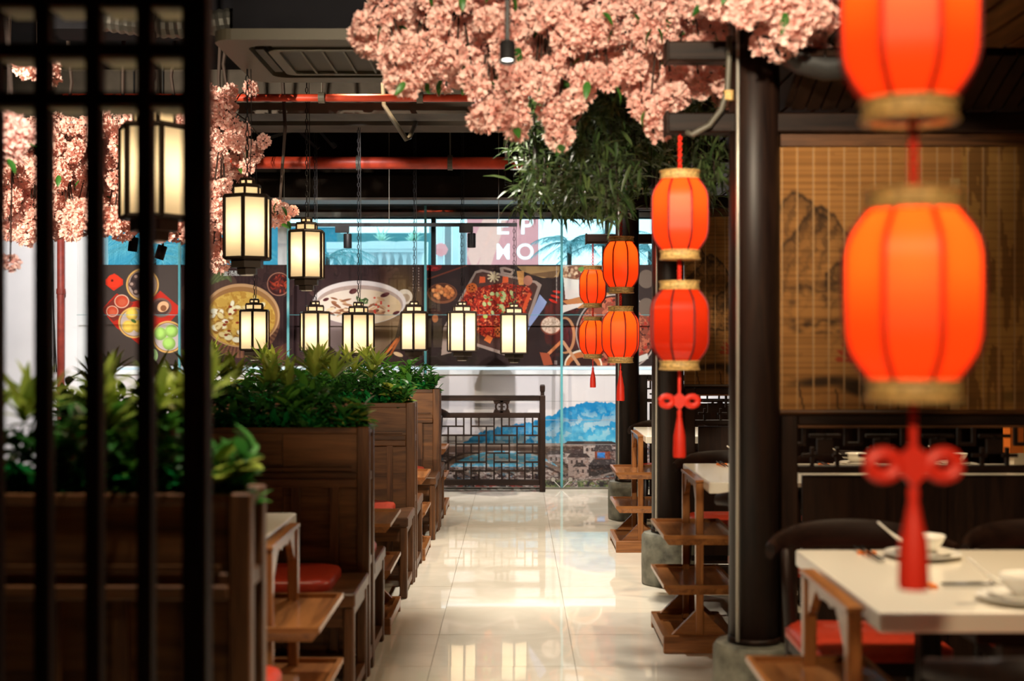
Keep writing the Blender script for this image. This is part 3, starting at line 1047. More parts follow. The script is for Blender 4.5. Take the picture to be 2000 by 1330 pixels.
# ================================================================== LEFT-HAND BOOTHS
DW, DD, DH = 1.30, 0.20, 1.006          # divider width, depth, height
DIVX = (-0.604, -0.588, -0.563, -0.540)
DIVY = (3.045, 5.37, 7.47, 9.52)


def make_divider(label):
    """aisle edge at x=0, body towards -x; camera side at y=0"""
    t = thing('booth_divider', label, 'divider')
    pw = 0.05
    for x in (-pw, -DW):
        for y in (0.0, DD - pw):
            MB().box(x, x + pw, y, y + pw, 0.0, DH).build('post', M['walnut_z'], t, bevel=0.004)
    for y0, y1 in ((0.004, 0.03), (DD - 0.03, DD - 0.004)):
        for z0, z1 in ((DH - 0.028, DH - 0.002), (0.795, 0.823), (0.05, 0.11)):
            MB().box(-DW + pw, -pw, y0, y1, z0, z1).build('rail', M['walnut_x'], t, bevel=0.003)
        n = 4
        w_ = (DW - 2 * pw) / n
        for k in range(n):
            x = -DW + pw + k * w_
            MB().box(x + 0.001, x + w_ - 0.001, (y0 + y1) / 2 - 0.005, (y0 + y1) / 2 + 0.005, 0.823, DH - 0.028).build('planter_board', M['panel'], t)
            MB().box(x + 0.001, x + w_ - 0.001, (y0 + y1) / 2 - 0.003, (y0 + y1) / 2 + 0.007, 0.11, 0.795).build('back_board', M['panel'], t)
    MB().box(-DW + pw, -pw, -0.014, 0.006, 0.765, 0.797).build('ledge', M['walnut_x'], t, bevel=0.003)
    MB().box(-DW + pw, -pw - 0.02, -0.004, 0.006, 0.832, 0.842).build('bead', M['walnut_x'], t)
    for k in range(8):
        x = -0.14 - 0.155 * k
        MB().box(x - 0.016, x + 0.016, -0.010, 0.016, 0.11, 0.765).build('batten', M['walnut_z'], t)
    # aisle end: framed openings with a recessed board
    for z0, z1 in ((0.05, 0.10), (0.44, 0.475), (0.785, 0.82), (DH - 0.03, DH - 0.002)):
        MB().box(-0.03, -0.004, pw, DD - pw, z0, z1).build('end_rail', M['walnut_y'], t)
    MB().box(-0.034, -0.026, pw, DD - pw, 0.10, DH - 0.03).build('end_board', M['screen_z'], t)
    MB().box(-DW + 0.02, -0.034, 0.03, DD - 0.03, 0.84, 0.955).build('planting_soil', M['screen_x'], t)
    return t


dv_lab = ('nearest walnut planter divider, behind the foreground lattice screen', 'second walnut planter divider left of the aisle, with lime rosettes on top',
          'third walnut planter divider left of the aisle, with a lit burl front', 'farthest walnut planter divider left of the aisle, slim and dark beside the railing')
dv0 = make_divider(dv_lab[0])
dvs = [dv0] + [copy_tree(dv0) for _ in range(3)]
for d_, x, y, lab in zip(dvs, DIVX, DIVY, dv_lab):
    d_.location = (x, y, 0)
    d_['label'] = lab
    d_['group'] = 'planter dividers between the left-hand booths'


def make_bench(label):
    """aisle edge at x=0, seat runs towards -x; depth from y=0 (front) to y=0.46 (back)"""
    t = thing('booth_bench', label, 'bench')
    L_, D_ = 1.24, 0.46
    MB().box(-L_, -0.0, 0.0, D_, 0.375, 0.425).build('seat_frame', M['walnut_x'], t, bevel=0.006)
    cu = MB()
    poly = rrect(-L_ + 0.03, -0.10, 0.03, D_ - 0.01, 0.07, 5)
    n = len(poly)
    cx_, cy_ = -L_ / 2 - 0.03, D_ / 2
    for s_, z in ((1.0, 0.425), (1.0, 0.448), (0.985, 0.460), (0.93, 0.466)):
        cu.v += [(cx_ + (x - cx_) * s_, cy_ + (y - cy_) * s_, z) for x, y in poly]
    for i in range(3):
        for k in range(n):
            k2 = (k + 1) % n
            cu.f.append((i * n + k, i * n + k2, (i + 1) * n + k2, (i + 1) * n + k))
    cu.f.append(tuple(range(3 * n, 4 * n)))
    cu.build('cushion', M['red_leather'], t, smooth=True, angle=50)
    for x in (-0.045, -L_ + 0.005):
        for y in (0.005, D_ - 0.05):
            MB().box(x, x + 0.04, y, y + 0.045, 0.0, 0.375).build('leg', M['walnut_z'], t, bevel=0.006)
        MB().box(x + 0.005, x + 0.035, 0.05, D_ - 0.05, 0.035, 0.075).build('stretcher', M['walnut_y'], t)
        MB().box(x + 0.005, x + 0.035, 0.05, D_ - 0.05, 0.335, 0.375).build('end_rail', M['walnut_y'], t)
    MB().box(-L_ + 0.04, -0.04, 0.015, 0.04, 0.30, 0.375).build('apron', M['walnut_x'], t)
    MB().box(-L_ + 0.04, -0.04, D_ - 0.04, D_ - 0.015, 0.05, 0.10).build('stretcher', M['walnut_x'], t)
    return t


bn_f = ('red-cushioned booth bench on the camera side of the %s planter divider', 'red-cushioned booth bench on the far side of the %s planter divider')
ordw = ('nearest', 'second', 'third', 'farthest')
bn0 = make_bench(bn_f[1] % 'nearest')
bn0.rotation_euler = (0, 0, 0)
first = True
for i in range(4):
    x, y = DIVX[i], DIVY[i]
    if i > 0:
        o = dup(bn0, (x, y - 0.475, 0), 0, bn_f[0] % ordw[i])
        o['group'] = 'booth benches left of the aisle'
    # far side bench: mirrored by rotation
    o = bn0 if first else copy_tree(bn0)
    first = False
    o.location = (x - 1.24, y + DD + 0.475, 0)
    o.rotation_euler = (0, 0, PI)
    o['label'] = bn_f[1] % ordw[i]
    o['group'] = 'booth benches left of the aisle'
# ---- planting
def leaf_mesh(name, L_, w_, m, curve=0.25, fold=0.18, n=5):
    """leaf along +x, rising then drooping; built with a folded midrib"""
    mb = MB()
    for i in range(n + 1):
        t = i / n
        ww = w_ * (math.sin(PI * min(1, 0.08 + t * 0.92)) ** 0.75) * (1 - 0.25 * t) if i < n else 0.0005
        z = L_ * (0.10 * t - curve * t * t)
        x = L_ * t
        mb.v += [(x, -ww, z + ww * fold * 2), (x, 0, z), (x, ww, z + ww * fold * 2)]
    for i in range(n):
        a = i * 3
        mb.f += [(a, a + 1, a + 4, a + 3), (a + 1, a + 2, a + 5, a + 4)]
    return mb.mesh(name, m, True)


LEAF = {k: [leaf_mesh('leaf', L_ * s, w_ * s, M[m], c) for s, c in ((1.0, 0.25), (0.85, 0.45), (1.1, 0.1))]
        for k, (L_, w_, m) in {'lime': (0.125, 0.0150, 'leaf_lime'), 'mid': (0.095, 0.0185, 'leaf_mid'), 'dark': (0.070, 0.0170, 'leaf_dark'), 'broad': (0.090, 0.031, 'leaf_lime')}.items()}


def leaf_matrix(base, az, el, roll=0.0):
    return Matrix.Translation(base) @ Matrix.Rotation(az, 4, 'Z') @ Matrix.Rotation(-el, 4, 'Y') @ Matrix.Rotation(roll, 4, 'X')


def plan_plant(kind, h, spread, rnd):
    """stems (list of point lists) and leaf placements (mesh key, matrix)"""
    stems, leaves = [], []
    if kind == 'rosette':
        for s in range(3):
            a = rnd.uniform(0, 2 * PI)
            tip = Vector((math.cos(a) * spread * 0.55, math.sin(a) * spread * 0.4, h * rnd.uniform(0.72, 1.0)))
            stems.append([Vector((0, 0, 0)), tip * 0.5 + Vector((0, 0, 0.02)), tip])
            n = 12
            for k in range(n):
                leaves.append(('lime', leaf_matrix(tip - Vector((0, 0, 0.018 * k / n)), k * 2.4 + a, rnd.uniform(0.35, 0.6) + 0.75 * (1 - k / n), rnd.uniform(-.2, .2))))
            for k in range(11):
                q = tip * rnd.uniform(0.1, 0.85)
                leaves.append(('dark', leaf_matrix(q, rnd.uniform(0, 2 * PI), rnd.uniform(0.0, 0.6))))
    else:
        key = 'mid' if kind == 'bush' else 'dark'
        for s in range(7):
            a = rnd.uniform(0, 2 * PI)
            tip = Vector((math.cos(a) * spread * rnd.uniform(.3, .8), math.sin(a) * spread * 0.5, h * rnd.uniform(0.5, 0.95)))
            mid = Vector((tip.x * 0.35, tip.y * 0.35, tip.z * 0.55))
            stems.append([Vector((0, 0, 0)), mid, tip])
            for k in range(11):
                t = 0.12 + 0.88 * k / 10
                q = mid * (2 * t * (1 - t)) + tip * (t * t)
                kk = 'broad' if (kind == 'broad' and k in (3, 5, 6)) else key
                leaves.append((kk, leaf_matrix(q, rnd.uniform(0, 2 * PI), rnd.uniform(0.1, 0.9), rnd.uniform(-.4, .4))))
    return stems, leaves


def plant(name, label, loc, kind, h, spread, rnd, group, each_leaf):
    t = thing(name, label, 'plant', loc, 0, group)
    stems, leaves = plan_plant(kind, h, spread, rnd)
    mb = MB()
    for s in stems:
        mb.tube(s, [0.004, 0.003, 0.002], 5)
    mb.build('stem', M['leaf_dark'], t)
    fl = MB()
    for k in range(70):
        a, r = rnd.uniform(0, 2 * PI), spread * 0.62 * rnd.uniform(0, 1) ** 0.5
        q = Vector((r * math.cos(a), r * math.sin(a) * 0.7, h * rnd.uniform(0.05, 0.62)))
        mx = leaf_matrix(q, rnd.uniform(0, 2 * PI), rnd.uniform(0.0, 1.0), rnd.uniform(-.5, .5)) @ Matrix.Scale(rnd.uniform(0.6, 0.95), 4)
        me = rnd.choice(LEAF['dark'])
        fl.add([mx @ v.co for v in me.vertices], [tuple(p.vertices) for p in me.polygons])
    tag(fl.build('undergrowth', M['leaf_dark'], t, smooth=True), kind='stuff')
    if each_leaf:
        for key, mx in leaves:
            o = bpy.data.objects.new('leaf', rnd.choice(LEAF[key]))
            COL.objects.link(o)
            o.matrix_local = mx
            link_parent(o, t)
    else:
        bykey = {}
        for key, mx in leaves:
            bykey.setdefault(key, []).append(mx)
        mm = {'lime': 'leaf_lime', 'mid': 'leaf_mid', 'dark': 'leaf_dark', 'broad': 'leaf_lime'}
        for key, ms in bykey.items():
            mb = MB()
            for mx in ms:
                me = rnd.choice(LEAF[key])
                mb.add([mx @ v.co for v in me.vertices], [tuple(p.vertices) for p in me.polygons])
            tag(mb.build('foliage', M[mm[key]], t, smooth=True), kind='stuff')
    return t


def moss(parent, w_, d_, z, rnd, n):
    mb = MB()
    me = LEAF['dark'][0]
    for k in range(n):
        x, y = -rnd.uniform(0.05, w_ - 0.05), rnd.uniform(0.045, d_ - 0.03)
        mx = leaf_matrix(Vector((x, y, z + rnd.uniform(0.03, 0.075))), rnd.uniform(0, 2 * PI), rnd.uniform(0.1, 1.3)) @ Matrix.Scale(rnd.uniform(0.6, 1.05), 4)
        mb.add([mx @ v.co for v in me.vertices], [tuple(p.vertices) for p in me.polygons])
    tag(mb.build('moss', M['moss'], parent, smooth=True), kind='stuff')


kinds = (('broad', 'rosette', 'bush', 'rosette', 'dark', 'rosette', 'bush', 'rosette', 'dark'),
         ('broad', 'rosette', 'bush', 'rosette', 'dark', 'rosette', 'bush', 'rosette', 'bush'),
         ('broad', 'dark', 'rosette', 'dark', 'bush', 'rosette', 'dark', 'rosette', 'dark'),
         ('dark', 'dark', 'bush', 'dark', 'dark', 'rosette', 'dark', 'bush', 'dark'))
kd = {'rosette': 'lime spiky rosette plant', 'bush': 'mid-green leafy bush', 'dark': 'dark green small-leaved bush', 'broad': 'bright broad-leaved bush'}
cnt = ('first', 'second', 'third', 'fourth', 'fifth', 'sixth', 'seventh', 'eighth', 'ninth', 'tenth', 'eleventh', 'twelfth')
for i in range(4):
    rnd = random.Random(40 + i)
    moss(dvs[i], DW, DD, 0.955, rnd, 900 if i < 2 else 600)
    for k in range(12):
        x = -0.09 - 0.102 * k
        kind = kinds[i][k % 9]
        h = {'rosette': 0.30, 'bush': 0.27, 'dark': 0.26, 'broad': 0.23}[kind] * rnd.uniform(0.88, 1.08)
        if k == 0:
            h *= 0.78
        plant('planter_plant', '%s, %s from the aisle end of the %s planter' % (kd[kind], cnt[k], ordw[i]),
              (DIVX[i] + x, DIVY[i] + DD / 2 + rnd.uniform(-.02, .02), 0.955), kind, h, 0.13, rnd, 'artificial plants in the %s planter' % ordw[i], i < 2)

# ================================================================== FOREGROUND LATTICE SCREEN
YL = 2.6
ls = thing('lattice_screen', 'dark wooden lattice screen standing in the left foreground', 'screen', (0, YL, 0))


def lx(px):
    return WX(px, YL)


MB().box(lx(362), lx(409), -0.03, 0.03, 0.0, 2.9).build('post', M['lattice_z'], ls, bevel=0.003)
for c in (286, 186, 87, -11, -110):
    MB().box(lx(c - 14.5), lx(c + 14.5), -0.02, 0.02, 0.0, 2.9).build('vertical_bar', M['lattice_z'], ls, bevel=0.002)
for py in (195, 100, 2, -95):
    z = WZ(py, YL)
    MB().box(lx(-170), lx(362), -0.017, 0.017, z - 0.013, z + 0.013).build('horizontal_bar', M['lattice_x'], ls, bevel=0.002)
    for c0, c1 in ((301, 360), (201, 271), (101, 171), (3, 72)):
        MB().box(lx(c0), lx(c1), -0.016, 0.075, z - 0.019, z - 0.013).build('trim_strip', M['beige_trim'], ls)
MB().box(lx(-175), lx(362), -0.02, 0.02, 0.08, 0.14).build('horizontal_bar', M['lattice_x'], ls, bevel=0.002)
MB().box(lx(-175), lx(362), -0.025, 0.025, 2.84, 2.9).build('horizontal_bar', M['lattice_x'], ls, bevel=0.002)

# ================================================================== FRETWORK RAILING
YR = 11.93
rl = thing('fretwork_railing', 'brown wooden fretwork railing standing before the mountain mural', 'railing', (0, YR, 0))
S_ = 5.913


def rx(u):
    return WX(850 + u / S_, YR)


def rz_(v):
    return WZ(740 + v / S_, YR)


MB().box(rx(1205), rx(1272), -0.03, 0.03, 0.0, rz_(190)).build('post', M['screen_z'], rl, bevel=0.004)
MB().lathe([(0.024, 0), (0.024, 0.03), (0.030, 0.035), (0.033, 0.05), (0.033, 0.085), (0.026, 0.096), (0.0, 0.098)], 4, ((rx(1205) + rx(1272)) / 2, 0, rz_(190)), PI / 4).build('post_cap', M['screen_z'], rl)
MB().box(rx(-330), rx(-265), -0.03, 0.03, 0.0, rz_(80)).build('post', M['screen_z'], rl, bevel=0.004)
for v0, v1 in ((190, 252), (390, 450), (1160, 1228)):
    MB().box(rx(-265), rx(1205), -0.02, 0.02, rz_(v1), rz_(v0)).build('rail', M['screen_x'], rl, bevel=0.003)
MB().box(rx(1185), rx(1206), -0.014, 0.014, rz_(1160), rz_(450)).build('stile', M['screen_z'], rl)
rr_ = [450, 547, 652, 752, 855, 960, 1062, 1160]
fret_v = [(240, 0, 1), (240, 2, 5), (240, 6, 7), (330, 0, 2), (330, 3, 4), (330, 5, 7), (415, 0, 2), (415, 3, 4), (415, 5, 7), (505, 0, 1), (505, 2, 5), (505, 6, 7),
          (590, 1, 6), (680, 0, 3), (680, 4, 7), (768, 0, 2), (768, 3, 4), (768, 5, 7), (855, 0, 1), (855, 2, 5), (855, 6, 7), (945, 1, 6), (1035, 0, 3), (1035, 4, 7),
          (1125, 0, 2), (1125, 3, 4), (1125, 5, 7), (150, 1, 6), (62, 0, 3), (62, 4, 7), (-25, 0, 2), (-25, 5, 7), (-115, 0, 1), (-115, 2, 5), (-115, 6, 7), (-205, 1, 6)]
fret_h = [(1, 62, 330), (1, 415, 680), (1, 768, 1035), (1, 1125, 1186), (2, 150, 590), (2, 680, 945), (2, 1035, 1186), (3, 240, 505), (3, 590, 855), (3, 945, 1186),
          (4, 240, 505), (4, 590, 855), (4, 945, 1186), (5, 240, 590), (5, 680, 945), (5, 1035, 1186), (6, 150, 330), (6, 415, 680), (6, 768, 1035), (6, 1125, 1186),
          (1, -205, -25), (2, -25, 150), (3, -115, 150), (4, -115, 150), (5, -25, 150), (6, -205, 62)]
hw = 9
for (u, a, b_) in fret_v:
    MB().box(rx(u - hw), rx(u + hw), -0.010, 0.010, rz_(rr_[b_]), rz_(rr_[a])).build('fret_bar', M['screen_z'], rl)
for (r_, u0, u1) in fret_h:
    MB().box(rx(u0 - hw), rx(u1 + hw), -0.0095, 0.0095, rz_(rr_[r_] + hw), rz_(rr_[r_] - hw)).build('fret_bar', M['screen_x'], rl)
# carved ornament: two mirrored scrolls between stepped shoulders
cxo, u_ = rx(768), rx(768 + 10) - rx(768)
orn = MB()
zt, zb = rz_(252), rz_(390)
hh = zt - zb
for s in (-1, 1):
    def sx(v):
        return cxo + s * v * u_
    orn.prism([(sx(9.8), zt), (sx(7), zt), (sx(5.4), zt - 0.22 * hh), (sx(8.2), zt - 0.30 * hh)], -0.012, 0.012)
    orn.prism([(sx(9.8), zb), (sx(7), zb), (sx(5.4), zb + 0.22 * hh), (sx(8.2), zb + 0.30 * hh)], -0.012, 0.012)
    orn.prism([(sx(0.0), zt), (sx(7.2), zt), (sx(6.4), zt - 0.13 * hh), (sx(0), zt - 0.13 * hh)], -0.012, 0.012)
    orn.prism([(sx(0.0), zb), (sx(7.2), zb), (sx(6.4), zb + 0.13 * hh), (sx(0), zb + 0.13 * hh)], -0.012, 0.012)
    orn.box(min(sx(0.0), sx(1.6)), max(sx(0.0), sx(1.6)), -0.012, 0.012, zb, zt)
    pts = []
    for k in range(19):
        a = -2.2 + 4.4 * k / 18
        pts.append((sx(3.2 + 3.6 * math.cos(a)), 0, (zt + zb) / 2 + hh * 0.36 * math.sin(a)))
    orn.tube(pts, 0.010, 6)
    orn.box(min(sx(1.6), sx(3.8)), max(sx(1.6), sx(3.8)), -0.012, 0.012, (zt + zb) / 2 - 0.05 * hh, (zt + zb) / 2 + 0.05 * hh)
orn.build('carved_ornament', M['screen_z'], rl)

# ================================================================== RED LANTERNS
def lantern_prof(n=22):
    """(radius, z) of the shade, centre at z=0: straight body with sloping shoulders"""
    keys = ((0.0, 0.1055), (0.45, 0.1045), (0.62, 0.100), (0.75, 0.0915), (0.88, 0.0785), (1.0, 0.0655))
    out = []
    for k in range(n + 1):
        t = -1 + 2 * k / n
        e = abs(t)
        for (e0, r0), (e1, r1) in zip(keys[:-1], keys[1:]):
            if e <= e1 + 1e-9:
                r = r0 + (r1 - r0) * (e - e0) / (e1 - e0)
                break
        out.append((r, 0.128 * t))
    return out


def red_lantern(label, loc, rot, watts, tassel=None, glossy=False, cord=0.16, bulb_dz=0.06, light=True):
    t = thing('red_lantern', label, 'lantern', loc, 0, 'red lanterns hung in pairs')
    prof = lantern_prof()
    mb = MB()
    mb.lathe(prof, 8, (0, 0, 0), rot, cap=False)
    sh = mb.build('shade', M['red_shade_glossy' if glossy else 'red_shade'], t)
    me = sh.data
    # smooth along the height, crisp between the eight cloth panels
    me.polygons.foreach_set('use_smooth', [True] * len(me.polygons))
    es = sh.modifiers.new('edge_split', 'EDGE_SPLIT')
    es.split_angle = math.radians(30)
    for k in range(8):
        a = 2 * PI * k / 8 + rot
        MB().tube([((r + 0.0012) * math.cos(a), (r + 0.0012) * math.sin(a), z) for r, z in prof], 0.0042, 6).build('rib', M['red_rib'], t, smooth=True)
    for nm, z0, z1, s in (('top_band', 0.124, 0.158, 1), ('bottom_band', -0.160, -0.124, -1)):
        b_ = MB().lathe([(0.060, z0), (0.0690, z0 + 0.002), (0.0700, (z0 + z1) / 2), (0.0690, z1 - 0.002), (0.060, z1)], 32, cap=False).build(nm, M['gold'], t, smooth=True)
        for zz in (z0 + 0.004, z1 - 0.004):
            MB().tube([(0.0705 * math.cos(2 * PI * k / 28), 0.0705 * math.sin(2 * PI * k / 28), zz) for k in range(29)], 0.0035, 6, cap=False).build('braid', M['gold'], b_, smooth=True)
    MB().lathe([(0.0, 0.150), (0.062, 0.150), (0.062, 0.154), (0.0, 0.154)], 24).build('top_disc', M['red_rib'], t)
    cp = []
    for q in range(2):
        cp.append([(0.006 * math.cos(z_ * 1.3 + q * PI), 0.006 * math.sin(z_ * 1.3 + q * PI), 0.154 + cord * z_ / 16) for z_ in range(17)])
    cm = MB()
    for c_ in cp:
        cm.tube(c_, 0.0035, 5)
    cm.build('cord', M['red_cord'], t, smooth=True)
    if light:
        d = bpy.data.lights.new('lantern_bulb', 'POINT')
        d.energy = watts
        d.color = (1.0, 0.72, 0.42)
        d.shadow_soft_size = 0.022
        lo = bpy.data.objects.new('lantern_bulb', d)
        COL.objects.link(lo)
        lo.parent = t
        lo.location = (0, 0, bulb_dz)
    z = -0.150
    MB().lathe([(0.0, z), (0.062, z), (0.062, z + 0.004), (0.0, z + 0.004)], 24).build('bottom_disc', M['red_rib'], t)
    if tassel:
        c0, knot, tl = tassel        # cord length, knot?, tassel length
        tm = MB().tube([(0, 0, z), (0, 0, z - c0)], 0.0036 if not knot else 0.006, 6).build('tassel_cord', M['red_cord'], t)
        z -= c0
        if knot:
            kb = MB()
            kb.prism([(0.0, z - 0.052), (0.026, z - 0.026), (0.022, z - 0.006), (0, z + 0.012), (-0.022, z - 0.006), (-0.026, z - 0.026)], -0.008, 0.008)
            for s in (-1, 1):
                kb.tube([(s * (0.045 + 0.021 * math.cos(2 * PI * k / 16)), 0, z - 0.020 + 0.017 * math.sin(2 * PI * k / 16)) for k in range(17)], 0.0115, 8, cap=False)
            kb.build('knot', M['red_cord'], t, smooth=True, angle=40)
            z -= 0.05
        MB().lathe([(0.0, z), (0.007, z - 0.002), (0.009, z - 0.012), (0.0075, z - 0.022), (0.013, z - 0.05), (0.021, z - tl * 0.55), (0.023, z - tl * 0.9), (0.022, z - tl), (0.0, z - tl)], 20).build('tassel', M['red_cord'], t, smooth=True, angle=50)
    return t


BZ = 2.088
LX = 0.592
# nearest pair (d = 2.0)
YN = 2.0
zu, zl_ = WZ(33, YN), WZ(576, YN)
red_lantern('large glowing red lantern at the top right, cut off by the frame', (WX(1776, YN), YN, zu), 0.13, 2.3, cord=2.9 - zu - 0.158)
red_lantern('large glowing red lantern with knotted tassel hanging before the nearest table', (WX(1784, YN), YN, zl_), 0.10, 2.3, (0.085, True, 0.155), cord=(zu - zl_) - 0.303)
hb = thing('lantern_beam', 'dark beam above the frame carrying the two large red lanterns', 'beam')
MB().box(0.40, RX1 - 0.01, YN - 0.04, YN + 0.04, 2.9, 2.96).build('beam_body', M['screen_x'], hb)
for px in (1.2, 2.8):
    MB().tube([(px, YN, 2.96), (px, YN, CEIL)], 0.008, 6).build('hanger_rod', M['black_metal'], hb)
rows = ((COLY[0], 1328, 420, 1327, 635, 'nearest', (0.10, True, 0.17), True), (COLY[1], 1213, 517, 1212, 653, 'second', (0.05, False, 0.17), False),
        (COLY[2], 1158, 560, 1158, 659, 'farthest', (0.075, False, 0.155), False))
for (y, pu, vu, pl, vl, nm, tas, glossy) in rows:
    y = y - 0.0
    zu, zl_ = WZ(vu, y), WZ(vl, y)
    red_lantern('glowing red lantern, upper one of the pair at the %s black column' % nm, (WX(pu, y), y, zu), 0.28, 1.7, cord=max(0.05, BZ - zu - 0.156))
    red_lantern(('unlit glossy red lantern with knotted tassel, lower one at the %s black column' if glossy else 'glowing red lantern with plain tassel, lower one at the %s black column') % nm,
                (WX(pl, y), y, zl_), 0.39 if glossy else 0.18, 0.3 if glossy else 1.7, tas, glossy, cord=max(0.02, zu - zl_ - 0.303))

# ================================================================== CREAM PENDANT LANTERNS
def hexagon(r, rot):
    return [(r * math.cos(PI / 3 * k + rot), r * math.sin(PI / 3 * k + rot)) for k in range(6)]


def pendant(label, loc, rot, hb=0.305, R=0.117, watts=5.0, group='cream box pendant lanterns'):
    t = thing('pendant_lantern', label, 'lantern', loc, 0, group)
    h2 = hb / 2
    tiers = [('shade', R, -h2, h2, True), ('upper_shade', R * 0.60, h2 + 0.010, h2 + 0.050, True), ('top_shade', R * 0.30, h2 + 0.062, h2 + 0.086, True)]
    for nm, r, z0, z1, lit in tiers:
        hx = hexagon(r * 0.985, rot)
        mb = MB()
        for k in range(6):
            a, b_ = hx[k], hx[(k + 1) % 6]
            mb.add([(a[0], a[1], z0), (b_[0], b_[1], z0), (b_[0], b_[1], z1), (a[0], a[1], z1)], [(0, 1, 2, 3)])
        mb.build(nm, M['cream_shade'], t)
        f = MB()
        e = 0.0085 if nm == 'shade' else 0.0055
        ho = hexagon(r, rot)
        for k in range(6):
            a, b_ = ho[k], ho[(k + 1) % 6]
            f.tube([(a[0], a[1], z0), (a[0], a[1], z1)], e * 1.15, 4)
            for z in (z0, z1):
                f.tube([(a[0], a[1], z), (b_[0], b_[1], z)], e, 4)
        f.build('frame', M['lamp_frame'], t)
    for r, z in ((R * 1.02, h2 + 0.004), (R * 0.62, h2 + 0.054), (R * 0.32, h2 + 0.088)):
        MB().prism(hexagon(r, rot), z, z + 0.006, 'z').build('cap_plate', M['lamp_frame'], t)
    for r, z0, z1 in ((R * 1.02, -h2 - 0.008, -h2), (R * 0.72, -h2 - 0.046, -h2 - 0.008), (R * 0.45, -h2 - 0.078, -h2 - 0.046)):
        MB().prism(hexagon(r, rot), z0, z1, 'z').build('foot_tier', M['lamp_frame' if z1 == -h2 else 'lamp_foot'], t)
    MB().prism(hexagon(R * 0.32, rot), -h2 - 0.084, -h2 - 0.078, 'z').build('lens', M['ceramic'], t)
    ch = MB()
    z = h2 + 0.092
    top = CEIL - loc[2]
    k = 0
    step = 0.034
    while z < top:
        a = PI / 2 if k % 2 else 0.0
        pts = []
        for q in range(9):
            w_ = 2 * PI * q / 8
            o = 0.008 * math.cos(w_)
            pts.append((o * math.cos(a), o * math.sin(a), z + 0.019 + 0.019 * math.sin(w_)))
        ch.tube(pts, 0.0028, 4, cap=False)
        z += step
        k += 1
    ch.build('chain', M['black_metal'], t)
    MB().tube([(0.012, 0, h2 + 0.09), (0.020, 0.003, h2 + 0.3), (0.012, 0, top)], 0.0025, 4).build('flex', M['cable'], t)
    d = bpy.data.lights.new('pendant_bulb', 'POINT')
    d.energy = watts
    d.color = (1.0, 0.88, 0.66)
    d.shadow_soft_size = 0.035
    lo = bpy.data.objects.new('pendant_bulb', d)
    COL.objects.link(lo)
    lo.parent = t
    lo.location = (0, 0, 0.01)
    for zz, r in ((h2 + 0.028, 0.05), (h2 + 0.074, 0.05)):
        d2 = bpy.data.lights.new('pendant_bulb_small', 'POINT')
        d2.energy = watts * (0.14 if zz < h2 + 0.05 else 0.04)
        d2.color = (1.0, 0.80, 0.52)
        d2.shadow_soft_size = 0.008
        l2 = bpy.data.objects.new('pendant_bulb_small', d2)
        COL.objects.link(l2)
        l2.parent = t
        l2.location = (0, 0, zz)
    return t


ROT0 = -PI / 2          # a corner towards the camera
pend = ((301, 338, 4.55, 0.47, 'large cream pendant lantern seen between the bars of the foreground lattice screen'),
        (483, 445, 6.63, 0.02, 'cream pendant lantern against pink blossoms, just right of the lattice post'),
        (599, 498, 8.75, 0.0, 'cream pendant lantern third in the rising row, just right of the blossoms'),
        (497, 645, 10.47, 0.06, 'low cream pendant lantern before the yellow soup poster'),
        (615, 648, 10.6, 0.36, 'low cream pendant lantern before the left rim of the white soup pot poster'),
        (700, 652, 10.3, -0.30, 'low cream pendant lantern before the middle of the white soup pot poster'),
        (809, 647, 10.9, 0.02, 'low cream pendant lantern at the right edge of the white soup pot poster'),
        (902, 648, 11.6, 0.20, 'low cream pendant lantern before the left side of the red chilli tray poster'),
        (1004, 652, 11.6, 0.0, 'rightmost low cream pendant lantern, before the red chilli tray poster'))
for px, py, d, r_, lab in pend:
    k_ = d / 10.5 if d > 11 else 1.0
    pendant(lab, tuple(W(px, py, d)), ROT0 + r_, hb=0.305 * k_, R=0.117 * k_, watts=1.75 * k_ * k_)

# ================================================================== TRACK LIGHTS AND SPOTS
YT = 10.9
tk = thing('track_rail', 'long black lighting track hanging before the strip window', 'track', (0, 0, 0))
zt_ = WZ(439, YT)
MB().box(WX(520, YT), WX(1010, YT), YT - 0.017, YT + 0.017, zt_ - 0.014, zt_ + 0.014).build('rail', M['black_metal'], tk)
for px in (555, 760, 974):
    MB().tube([(WX(px, YT), YT, zt_ + 0.014), (WX(px, YT), YT, CEIL)], 0.003, 5).build('hanger_wire', M['conduit'], tk)


